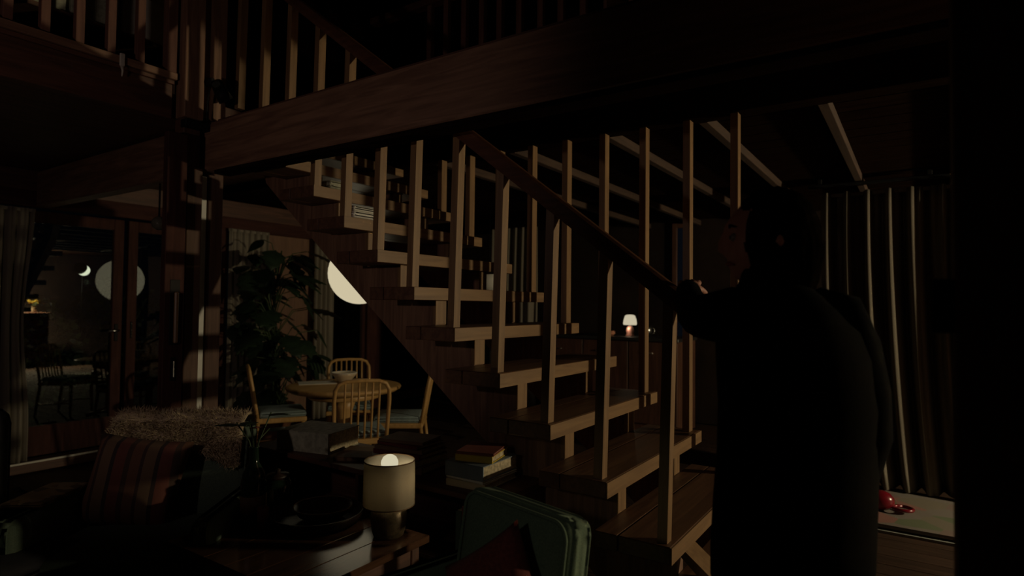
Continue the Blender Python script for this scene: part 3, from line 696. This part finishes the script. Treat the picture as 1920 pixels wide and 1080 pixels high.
# ------------------------------------------------------------------ armchairs
def armchair(name, label, loc, rz, mat, wid=.72, backh=.86, cover=None):
    t = thing(name, label, 'armchair', loc, rz)
    obj('seat_base', cush(B(), wid-.16, .62, .16, (0, -.02, .25), .03), mat, t)
    sc1 = obj('seat_cushion', cush(B(), wid-.17, .58, .13, (0, -.05, .395), .04, .02), mat, t)
    bk = cush(B(), wid-.16, .13, backh-.34, (0, 0, 0), .045, .015)
    rotm(bk, Matrix.Translation((0, .29, .34+(backh-.34)/2)) @ Matrix.Rotation(R(-9), 4, 'X'))
    b_ = obj('backrest', bk, mat, t)
    pp = B(); zz = (backh-.34)/2-.012; xx = (wid-.16)/2-.012
    loop = [(-xx, -.058, -zz)]+[(-xx+.05-.05*math.cos(q*.157), -.058, zz-.05+.05*math.sin(q*.157)) for q in range(11)]+[(xx-.05+.05*math.sin(q*.157), -.058, zz-.05+.05*math.cos(q*.157)) for q in range(11)]+[(xx, -.058, -zz)]
    tube(pp, loop, .006, 6); rotm(pp, Matrix.Translation((0, .29, .34+(backh-.34)/2)) @ Matrix.Rotation(R(-9), 4, 'X'))
    obj('piping', pp, mat, b_)
    for s in (-1, 1):
        obj('armrest', cush(B(), .1, .68, .36, (s*(wid/2-.04), 0, .43), .045), mat, t)
        for yy in (-.26, .26): obj('leg', tube(B(), [(s*(wid/2-.1), yy, .18), (s*(wid/2-.08), yy*1.06, 0)], [.022, .014], 8), W['dark_z'], t)
    return t
# green armchair in the foreground, back on the +x side, facing -x
ac = armchair('armchair', 'moss green armchair with piped back in front of the stairs', (1.27, 1.075, 0), face(-.97, .23), MT['green'], .62, .84)
m_ = pillow(B(), .34, .34, .12); rotm(m_, Matrix.Rotation(R(-14), 4, 'X') @ Matrix.Rotation(R(52), 4, 'Y'))
o = obj('throw_cushion', m_, MT['red']); o.location = (1.40, .985, .60); o.rotation_euler = (0, 0, face(-.97, .23)); tag(o, 'dark red cushion standing on its corner in the moss green armchair', 'cushion')
# armchair with the sheepskin, facing the viewer
FD = (-.80, -.60); rz = face(*FD)
ac2 = armchair('armchair', 'deep green armchair with a sheepskin over its back', (1.32, 2.74, 0), rz, MT['darkgreen'], .80, .86)
M2 = Matrix.Translation((1.32, 2.74, 0)) @ Matrix.Rotation(rz, 4, 'Z')
def shp(u, v):
    """sheepskin surface: u across the back, v over the top (front flap to rear flap)"""
    x = -.31+.60*u
    drop = .11+.11*max(0, (u-.62)/.38)**.8*(1 if u < .97 else .8)
    if v < .45:
        f = v/.45; z = .885-drop*(1-f); y = .235+.03*f-.02*(1-f)
    elif v < .6:
        f = (v-.45)/.15; z = .885+.025*math.sin(math.pi*f); y = .265+.13*f
    else:
        f = (v-.6)/.4; z = .885-.16*f; y = .40+.02*f
    n_ = noise.noise(Vector((u*5, v*4, 3)))*.018
    return Vector((x, y-(n_ if v < .5 else 0), z+n_-.01))
m_ = B(); NU, NV = 30, 20
g = [[m_.verts.new(shp(i/NU, j/NV)) for i in range(NU+1)] for j in range(NV+1)]
for j in range(NV):
    for i in range(NU): f = m_.faces.new((g[j][i], g[j][i+1], g[j+1][i+1], g[j+1][i])); f.smooth = True
ss = thing('sheepskin_throw', 'cream shaggy sheepskin draped over the back of the deep green armchair', 'sheepskin', (1.32, 2.74, 0), rz)
o = obj('hide', m_, MT['wool'], ss); md = o.modifiers.new('t', 'SOLIDIFY'); md.thickness = .012; md.offset = 0
fm = B()
for k in range(9000):
    u, v = rnd.random(), rnd.random()*.75
    p = shp(u, v); e = .01
    nrm = (shp(min(1, u+e), v)-p).cross(shp(u, min(1, v+e))-p)
    nrm = Vector((0, -1, .1)) if nrm.length < 1e-9 else nrm.normalized()
    if nrm.y > 0 and v < .5 or nrm.z < 0 and v >= .5: nrm = -nrm
    d = (nrm*.7+Vector((rnd.uniform(-.6, .6), rnd.uniform(-.5, .3), rnd.uniform(-.9, .3)))).normalized()*rnd.uniform(.02, .042)
    s = d.cross(Vector((rnd.uniform(-1, 1), rnd.uniform(-1, 1), rnd.uniform(-1, 1)))).normalized()*.0022
    fm.faces.new((fm.verts.new(p-s), fm.verts.new(p+s), fm.verts.new(p+d)))
o = obj('fleece', fm, MT['wool'], ss); o['kind'] = 'stuff'
m_ = pillow(B(), .42, .40, .14); rotm(m_, Matrix.Rotation(R(-20), 4, 'X') @ Matrix.Rotation(R(6), 4, 'Y'))
o = obj('throw_cushion', m_, MT['stripe']); o.location = M2 @ Vector((-.12, .1, .63)); o.rotation_euler = (0, 0, rz); tag(o, 'brown and red striped cushion leaning in the deep green armchair', 'cushion')
tw = thing('woven_throw', 'brown woven throw folded over the far arm of the deep green armchair', 'throw', (1.32, 2.74, 0), rz)
obj('fabric', cush(B(), .16, .3, .02, (-.39, -.05, .626), .008), MT['quilt'], tw)
obj('fringe', bx(B(), -.485, -.472, -.2, .1, .46, .625, .003), MT['quilt'], tw)
# dark rounded chair at the left edge
dc = thing('wing_chair', 'dark rounded chair back cut off by the edge of the view near the garden door', 'chair', (.76, 3.16, 0), R(20))
obj('backrest', cush(B(), .42, .16, .62, (0, 0, .68), .075, .03), MT['navy'], dc)
obj('seat', cush(B(), .44, .44, .16, (-.0, -.26, .40), .05, .02), MT['navy'], dc)
for sx in (-1, 1):
    for yy in (-.42, .0): obj('leg', tube(B(), [(sx*.17, yy, .34), (sx*.18, yy, 0)], [.02, .013], 8), W['dark_z'], dc)

# ------------------------------------------------------------------ mat and toy
mt_ = thing('play_mat', 'green and pink patterned play mat on the plank floor under the curtain', 'mat', (5.06, 0, .0))
m_ = B(); pts = []
for k in range(40):
    a = 2*math.pi*k/40; c_, s_ = math.cos(a), math.sin(a)
    pts.append((5.06+.44*math.copysign(abs(c_)**.45, c_), -.03+.75*math.copysign(abs(s_)**.45, s_)))
prism(m_, pts, 'z', .028, .05); obj('mat_top', m_, MT['matgreen'], mt_, True)
m_ = B(); prism(m_, [(5.05+(a-5.06)*1.03, -.03+(b_+.03)*1.02) for a, b_ in pts], 'z', .001, .016); obj('mat_underside', m_, MT['matedge'], mt_, True)
m_ = B(); prism(m_, [(5.06+(a-5.06)*.985, -.03+(b_+.03)*.985) for a, b_ in pts], 'z', .016, .028); obj('mat_core', m_, MT['black'], mt_, True)
ty = thing('toy_rattle', 'glossy red baby toy with a ring handle on the play mat', 'toy', (4.94, .22, .05)); ty.scale = (1.5, 1.5, 1.5)
obj('toy_body', ball(B(), (0, 0, .045), .045, (1, 1.25, 1), 16), MT['toy'], ty)
obj('ring', tube(B(), [(.0+.035*math.cos(a*math.pi/6), -.085+.04*math.sin(a*math.pi/6), .022) for a in range(13)], .008, 8), MT['toy'], ty)
obj('knob', ball(B(), (0.01, .075, .05), .026, seg=12), MT['paper'], ty)

# ------------------------------------------------------------------ far room: counter with lamp, blue window
ct = thing('counter', 'dark counter in the room behind the stairs carrying a small lamp', 'counter', (6.9, 2.9, 0))
obj('worktop', bx(B(), 6.6, 7.3, 2.2, 4.0, 1.04, 1.08, .004), MT['granite'], ct, True)
for k in range(3):
    d_ = obj('cabinet_door', bx(B(), 6.63, 6.65, 2.22+k*.59, 2.22+k*.59+.575, .1, 1.03, .003), W['dark_z'], ct, True)
    q = bx(B(), 6.61, 6.63, 2.5+k*.59, 2.62+k*.59, .9, .915, .002); bmesh.ops.translate(q, verts=q.verts, vec=-Vector(ct.location)); obj('handle', q, MT['chrome'], d_)
obj('carcass', bx(B(), 6.65, 7.28, 2.22, 3.98, 0, 1.04), W['dark_z'], ct, True)
fl_ = thing('table_lamp', 'small glowing white lamp on the far counter seen between balusters', 'lamp', (6.82, 2.86, 1.08))
obj('base', lathe(B(), [(0, 0), (.055, 0), (.055, .012), (.04, .03), (.05, .07), (.035, .11), (.012, .13), (0, .13)], 20), plain('pink ceramic', (.5, .25, .2), .4), fl_)
obj('shade', lathe(B(), [(.075, .135), (.082, .15), (.075, .2), (.06, .245), (.04, .255), (0, .258)], 24), MT['farshade'], fl_)
light('far_lamp_light', 'POINT', (-.06, 0, .1), .35, (1, .75, .5), fl_, .03)
for k, (x_, y_, hh, mm, lab) in enumerate([(6.75, 3.10, .06, 'pot', 'low reddish bowl on the far counter beside the glowing lamp'), (6.72, 2.62, .14, 'chrome', 'small dull metal jug on the far counter right of the lamp')]):
    t = thing('bowl' if k == 0 else 'jug', lab, 'bowl' if k == 0 else 'jug', (x_, y_, 1.08))
    obj('body', lathe(B(), [(0, 0), (.05, 0), (.075, hh*.5), (.07, hh), (.064, hh), (.065, hh*.5), (0, .012)], 20), MT[mm], t)
    if k: obj('handle', tube(B(), [(0, -.066, .12), (0, -.105, .1), (0, -.1, .05), (0, -.072, .04)], .006, 6), MT[mm], t)
w4 = struct('window_4', B(), None, 'narrow bluish window in the far wall')
bm_ = B()
for a in ((2.40, 2.46, .9, 2.5), (2.54, 2.60, .9, 2.5), (2.46, 2.54, .9, .96), (2.46, 2.54, 2.44, 2.5)): bx(bm_, XB-.05, XB, a[0], a[1], a[2], a[3], .003)
bm_.to_mesh(w4.data); bm_.free(); w4.data.materials.append(W['dark_z'])
obj('pane', bx(B(), XB-.02, XB-.012, 2.46, 2.54, .96, 2.44), emit('moonlit pane', (.35, .5, .8), .004), w4)

# ------------------------------------------------------------------ lamp on the chest (right of the frame) = key light
ch = thing('chest_of_drawers', 'tall dark chest of drawers carrying the cone shade lamp', 'chest', (5.05, -3.8, 0))
obj('body', bx(B(), 4.6, 5.5, -4.05, -3.55, .06, 1.13, .004), W['dark_x'], ch, True)
obj('top', bx(B(), 4.57, 5.53, -4.07, -3.52, 1.13, 1.16, .004), W['dark_x'], ch, True)
for k in range(4):
    d_ = obj('drawer', bx(B(), 4.63, 5.47, -3.55, -3.53, .09+k*.26, .09+k*.26+.248, .003), W['dark_x'], ch, True)
for xx in (4.62, 5.42):
    for yy in (-4.03, -3.63): obj('foot', bx(B(), xx, xx+.06, yy, yy+.06, 0, .06, .002), W['dark_z'], ch, True)
kl = thing('table_lamp', 'tall lamp with a cone shade lighting the stairs from the chest of drawers', 'lamp', (5.0, -3.7, 1.16))
obj('base', lathe(B(), [(0, 0), (.08, 0), (.08, .015), (.05, .03), (.07, .12), (.045, .24), (.015, .28), (.012, .4), (0, .4)], 24), MT['ceramic'], kl)
obj('shade', lathe(B(), [(.15, .40), (.152, .40), (.082, .60), (.08, .60), (.15, .40)], 32), MT['keyshade'], kl)
light('key_lamp_light', 'POINT', (0, 0, .5), KEY_POWER, (1, .82, .52), kl, .06)
fv = thing('flower_vase', 'vase of yellow flowers beside the cone shade lamp', 'vase', (5.27, -3.72, 1.16))
obj('vase_body', lathe(B(), [(0, 0), (.04, 0), (.055, .06), (.035, .13), (.04, .15), (.034, .15), (0, .02)], 20), MT['ceramic'], fv)
for k in range(9):
    a = k*.7; p = (.09*math.cos(a), .09*math.sin(a), .22+.02*(k % 3))
    obj('flower_stem', tube(B(), [(0, 0, .1), (p[0]*.5, p[1]*.5, .18), p], .003, 5), MT['stem'], fv)
    obj('flower', ball(B(), p, .032, (1, 1, .7), 10), MT['yellow'], fv)
# fill lamp added beside the camera, out of view, to brighten the beam
rl = thing('fill_lamp', 'added unseen fill lamp beside the viewer turned up to the beam', 'fill lamp', (-.55, 2.1, 0))
obj('foot', lathe(B(), [(0, 0), (.14, 0), (.14, .015), (.02, .03), (0, .03)], 28), MT['black'], rl)
obj('pole', tube(B(), [(0, 0, .02), (0, 0, 1.74)], .012, 8), MT['black'], rl)
hd_ = lathe(B(), [(.0, -.12), (.03, -.12), (.05, -.06), (.07, .04), (.066, .04), (.045, -.05), (0, -.1)], 24)
dv = (Vector((2.0, 2.35, 2.40))-Vector((-.55, 2.1, 1.8))).normalized()
rotm(hd_, Matrix.Translation((0, 0, 1.8)) @ dv.to_track_quat('Z', 'Y').to_matrix().to_4x4())
obj('lamp_head', hd_, MT['black'], rl)
sp_ = light('fill_lamp_light', 'SPOT', (-.55+dv.x*.06, 2.1+dv.y*.06, 1.8+dv.z*.06), WASH_POWER, (1, .75, .68), None, .04, spot_size=R(104), spot_blend=.5)
aim(sp_, (2.0, 3.4, 2.45))

fl2 = thing('floor_lamp', 'added unseen two-headed fill lamp beside the viewer', 'fill lamp', (-.35, .95, 0))  # lamp added out of view to brighten the green armchair and the face
obj('foot', lathe(B(), [(0, 0), (.12, 0), (.12, .015), (.02, .03), (0, .03)], 28), MT['black'], fl2)
obj('pole', tube(B(), [(0, 0, .02), (0, 0, 1.6)], .012, 8), MT['black'], fl2)
hd_ = lathe(B(), [(.0, -.1), (.025, -.1), (.04, -.05), (.055, .03), (.052, .03), (.036, -.04), (0, -.08)], 24)
dv = (Vector((1.5, 1.1, .66))-Vector((-.35, .95, 1.64))).normalized()
rotm(hd_, Matrix.Translation((0, 0, 1.64)) @ dv.to_track_quat('Z', 'Y').to_matrix().to_4x4())
obj('lamp_head', hd_, MT['black'], fl2)
hd_ = lathe(B(), [(.0, -.1), (.025, -.1), (.04, -.05), (.055, .03), (.052, .03), (.036, -.04), (0, -.08)], 24)
dv2 = (Vector((1.5, .38, 1.6))-Vector((-.35, .95, 1.52))).normalized()
rotm(hd_, Matrix.Translation((.03, .06, 1.5)) @ dv2.to_track_quat('Z', 'Y').to_matrix().to_4x4())
obj('lamp_head', hd_, MT['black'], fl2)
sp3 = light('floor_lamp_light', 'SPOT', (-.32+dv2.x*.06, 1.01+dv2.y*.06, 1.5+dv2.z*.06), 1.6, (1, .7, .55), None, .04, spot_size=R(11), spot_blend=.8)  # narrow spot added for the face
aim(sp3, (1.5, .40, 1.6))
sp2 = light('floor_lamp_light', 'SPOT', (-.35+dv.x*.06, .95+dv.y*.06, 1.64+dv.z*.06), 3.2, (1, .9, .75), None, .04, spot_size=R(34), spot_blend=.7)  # spot added for the green armchair
aim(sp2, (1.5, 1.1, .66))

# ------------------------------------------------------------------ the person on the right
PB = Vector((1.628, .264, 0)); PR = math.atan2(-.831, .556)
pe = thing('person', 'person in a long dark coat, seen from behind, resting one hand on the handrail', 'person', PB, PR)
def skin_mesh(name, verts, edges, radii, mat, parent, root=0, sub=2):
    me = bpy.data.meshes.new(name); me.from_pydata(verts, edges, [])
    o = bpy.data.objects.new(name, me); C.objects.link(o)
    sk = o.modifiers.new('skin', 'SKIN'); sk.use_smooth_shade = True
    ss_ = o.modifiers.new('sub', 'SUBSURF'); ss_.levels = sub; ss_.render_levels = sub
    for i, r in enumerate(radii):
        d = me.skin_vertices[0].data[i]; d.radius = r if isinstance(r, tuple) else (r, r); d.use_root = (i == root)
    bpy.context.view_layer.update()
    ev = o.evaluated_get(bpy.context.evaluated_depsgraph_get())
    nm_ = bpy.data.meshes.new_from_object(ev); bpy.data.objects.remove(o); bpy.data.meshes.remove(me)
    nm_.name = name; nm_.materials.clear(); nm_.materials.append(mat)
    for p in nm_.polygons: p.use_smooth = True
    o = bpy.data.objects.new(name, nm_); C.objects.link(o); o.parent = parent
    return o
# local frame: +x = image right, +y = away from the viewer, z up
HAND = Vector((-.035, .70, 1.515))
V = {}; vl = []; rl_ = []; el = []
def jt(n, p, r, par=None):
    V[n] = len(vl); vl.append(p); rl_.append(r)
    if par is not None: el.append((V[par], V[n]))
def body(k, head=True):
    V.clear(); vl.clear(); rl_.clear(); el.clear()
    jt('pelvis', (.02, 0, .93), (.155*k, .125*k)); jt('waist', (.02, .01, 1.08), (.15*k, .12*k), 'pelvis')
    jt('chest', (.01, .02, 1.26), (.165*k, .125*k), 'waist'); jt('neckb', (-.02, .03, 1.42), (.12*k, .10*k), 'chest')
    for s, nm_ in ((-1, 'l'), (1, 'r')):
        jt('hip'+nm_, (.02+s*.09, 0, .86), .095*k, 'pelvis'); jt('knee'+nm_, (.02+s*.105, .04*(s < 0), .49), .066*k, 'hip'+nm_)
        jt('ank'+nm_, (.02+s*.11, .02*(s < 0)-.01, .1), .047*k, 'knee'+nm_)
    jt('shr', (.13, .0, 1.40), .064*k, 'neckb'); jt('elr', (.162, -.03, 1.14), .05*k, 'shr'); jt('wrr', (.13, .02, .90), .036*k, 'elr')
    jt('shl', (-.12, .08, 1.41), .058*k, 'neckb'); jt('ell', (-.12, .36, 1.415), .046*k, 'shl'); jt('wrl', (-.075, .60, 1.475), .033*k, 'ell')
body(.9)
jt('neck', (-.045, .02, 1.475), .055, 'neckb'); jt('skull', (-.06, .02, 1.57), .06, 'neck')
for s, nm_ in ((-1, 'l'), (1, 'r')): jt('toe'+nm_, (.02+s*.12, .13, .05), .035, 'ank'+nm_)
jt('palmr', (.12, .035, .83), (.022, .038), 'wrr'); jt('tipr', (.115, .05, .755), (.014, .032), 'palmr')
jt('palml', (-.05, .66, 1.51), (.034, .018), 'wrl')
# fingers of the left hand curl over the rail; the right hand hangs loose
fin = [(-.055, .0), (-.035, .012), (-.014, .014), (.006, .006)]
for k, (dx, dz) in enumerate(fin):
    bx_, L = -.07+k*.021, (.05, .058, .055, .045)[k]
    jt('fa%d' % k, (bx_, .695, 1.522+dz*.3), .010, 'palml'); jt('fb%d' % k, (bx_+.004, .695+L*.7, 1.528+dz*.3), .009, 'fa%d' % k)
    jt('fc%d' % k, (bx_+.007, .695+L*1.15, 1.508), .0085, 'fb%d' % k); jt('fd%d' % k, (bx_+.008, .695+L*1.05, 1.482), .008, 'fc%d' % k)
jt('ta', (-.015, .655, 1.50), .012, 'palml'); jt('tb', (.012, .69, 1.488), .0105, 'ta'); jt('tc', (.022, .725, 1.47), .009, 'tb')
skin_mesh('body', list(vl), list(el), list(rl_), MT['skin'], pe)
# head: sculpted ellipsoid turned to the left of the view
hm = B(); q = bmesh.ops.create_uvsphere(hm, u_segments=48, v_segments=32, radius=1)
HC = Vector((-.045, .02, 1.605))
def bump(d, c, s): return math.exp(-((d-Vector(c)).length/s)**2)
for v in hm.verts:
    d = v.co.normalized()     # face looks along -x
    r = Vector((d.x*.098, d.y*.076, d.z*.118))
    if d.x < 0 and d.z < 0: r.x *= 1-.04*(-d.z); r.y *= 1-.28*(-d.z)**1.5
    if d.x > 0 and d.z < -.2: r.x *= 1-.45*min(1, (-d.z-.2))
    fr = 0
    fr += .022*bump(d, (-.97, 0, -.18), .13)+.012*bump(d, (-.99, 0, .02), .12)          # nose tip and bridge
    fr += .010*bump(d, (-.93, 0, .24), .3)                                            # brow
    fr -= .014*(bump(d, (-.9, .3, .06), .17)+bump(d, (-.9, -.3, .06), .17))             # eye sockets
    fr += .008*(bump(d, (-.88, .28, .04), .07)+bump(d, (-.88, -.28, .04), .07))
    fr += .011*bump(d, (-.87, 0, -.46), .11)+.010*bump(d, (-.82, 0, -.58), .10)-.006*bump(d, (-.85, 0, -.52), .05)   # lips
    fr += .020*bump(d, (-.66, 0, -.82), .2)                                            # chin
    fr += .006*(bump(d, (-.75, .55, -.2), .25)+bump(d, (-.75, -.55, -.2), .25))
    r += Vector((-1, 0, -.12))*fr
    for s in (-1, 1): r.y += s*.022*bump(d, (.12, s*.98, -.08), .17)                    # ears
    v.co = HC+r
for f in hm.faces: f.smooth = True
rotm(hm, Matrix.Translation(HC) @ Matrix.Rotation(R(-12), 4, 'Z') @ Matrix.Translation(-HC))
hd1 = obj('head', hm, MT['skin'], pe)
HR = Matrix.Translation(HC) @ Matrix.Rotation(R(-12), 4, 'Z')
for sy in (-1, 1):
    e_ = obj('eye', rotm(ball(B(), (-.0835, sy*.031, .006), .0112, seg=16), HR), plain('eye white', (.2, .17, .15), .4), hd1)
    obj('eyebrow', rotm(tube(B(), [(-.092, sy*.014, .031), (-.094, sy*.03, .036), (-.084, sy*.048, .03)], [.003, .004, .002], 6), HR), MT['hair'], hd1)
    obj('iris', rotm(ball(B(), (-.0925, sy*.031, .006), .0055, (.6, 1, 1), 12), HR), MT['black'], hd1)
obj('lips', rotm(tube(B(), [(-.082, -.022, -.062), (-.094, -.008, -.058), (-.094, .008, -.058), (-.082, .022, -.062)], [.002, .0055, .0055, .002], 8), HR), MT['clay'], hd1)
# hair: cap with a fall over the back
hr = B(); q = bmesh.ops.create_uvsphere(hr, u_segments=110, v_segments=80, radius=1)
for v in list(hr.verts):
    d = v.co.normalized(); r = Vector((d.x*.108, d.y*.09, d.z*.128))
    if d.x > -.1 and d.z < 0: r.z *= 1+.75*min(1, (d.x+.1)*1.4); r.x *= 1.06
    r *= 1+.03*noise.noise(Vector((d.x*9, d.y*9, d.z*3)))
    v.co = HC+Vector((.016, 0, .006))+r
kill = [v for v in hr.verts if (v.co.x-HC.x) < -.045-.02*math.cos(min(1.5, max(-1.5, (v.co.z-HC.z)*18)))+.002*math.sin(v.co.z*90) and (v.co.z-HC.z) < .082+.012*math.sin(v.co.y*70)]
bmesh.ops.delete(hr, geom=kill, context='VERTS')
for f in hr.faces: f.smooth = True
rotm(hr, Matrix.Translation(HC) @ Matrix.Rotation(R(-12), 4, 'Z') @ Matrix.Translation(-HC))
o = obj('hair', hr, MT['hair'], pe); md = o.modifiers.new('t', 'SOLIDIFY'); md.thickness = .01
def loft(bm, rings, seg=28):
    G = []
    for cx, cy, z, rx, ry in rings:
        G.append([bm.verts.new((cx+rx*math.cos(k*2*math.pi/seg), cy+ry*math.sin(k*2*math.pi/seg), z+.004*math.sin(k*5+z*30))) for k in range(seg)])
    for a, b in zip(G, G[1:]):
        for k in range(seg): f = bm.faces.new((a[k], a[(k+1) % seg], b[(k+1) % seg], b[k])); f.smooth = True
    bm.faces.new(G[0][::-1]); bm.faces.new(G[-1])
    return bm
m_ = loft(B(), [(.0, 0, .77, .188, .15), (.002, 0, .84, .19, .152), (.008, 0, .96, .19, .15), (.015, .0, 1.08, .188, .142), (.02, .0, 1.2, .19, .14), (.015, .01, 1.31, .188, .135), (.005, .015, 1.38, .178, .125),
                (-.008, .02, 1.435, .145, .108), (-.025, .02, 1.475, .1, .09), (-.038, .02, 1.505, .074, .074), (-.042, .02, 1.53, .07, .07)])
tube(m_, [(.07, .01, 1.43), (.115, .01, 1.42), (.142, .0, 1.34), (.158, -.02, 1.23), (.162, -.03, 1.13), (.15, -.01, 1.03), (.13, .02, .93)], [.06, .072, .075, .07, .064, .056, .046], 16)
tube(m_, [(-.07, .02, 1.42), (-.115, .06, 1.42), (-.135, .15, 1.41), (-.135, .27, 1.41), (-.12, .36, 1.415), (-.1, .46, 1.435), (-.08, .575, 1.47), (-.066, .63, 1.49)], [.055, .07, .068, .062, .058, .053, .046, .042], 16)
obj('coat', m_, MT['coat'], pe)
m_ = loft(B(), [(.0, 0, .74, .17, .13), (.0, 0, .86, .172, .132), (.0, 0, 1.0, .16, .12)])
for s in (-1, 1):
    tube(m_, [(s*.085, 0, .84), (s*.095, .01, .66), (s*.105, .03*(s < 0)+.01, .48), (s*.108, .01, .28), (s*.112, 0, .05)], [.092, .09, .078, .07, .068], 18)
obj('trousers', m_, MT['trouser'], pe)
for s in (-1, 1):
    m_ = cush(B(), .09, .26, .075, (s*.112, .05, .038), .028); obj('shoe', m_, MT['shoe'], pe)
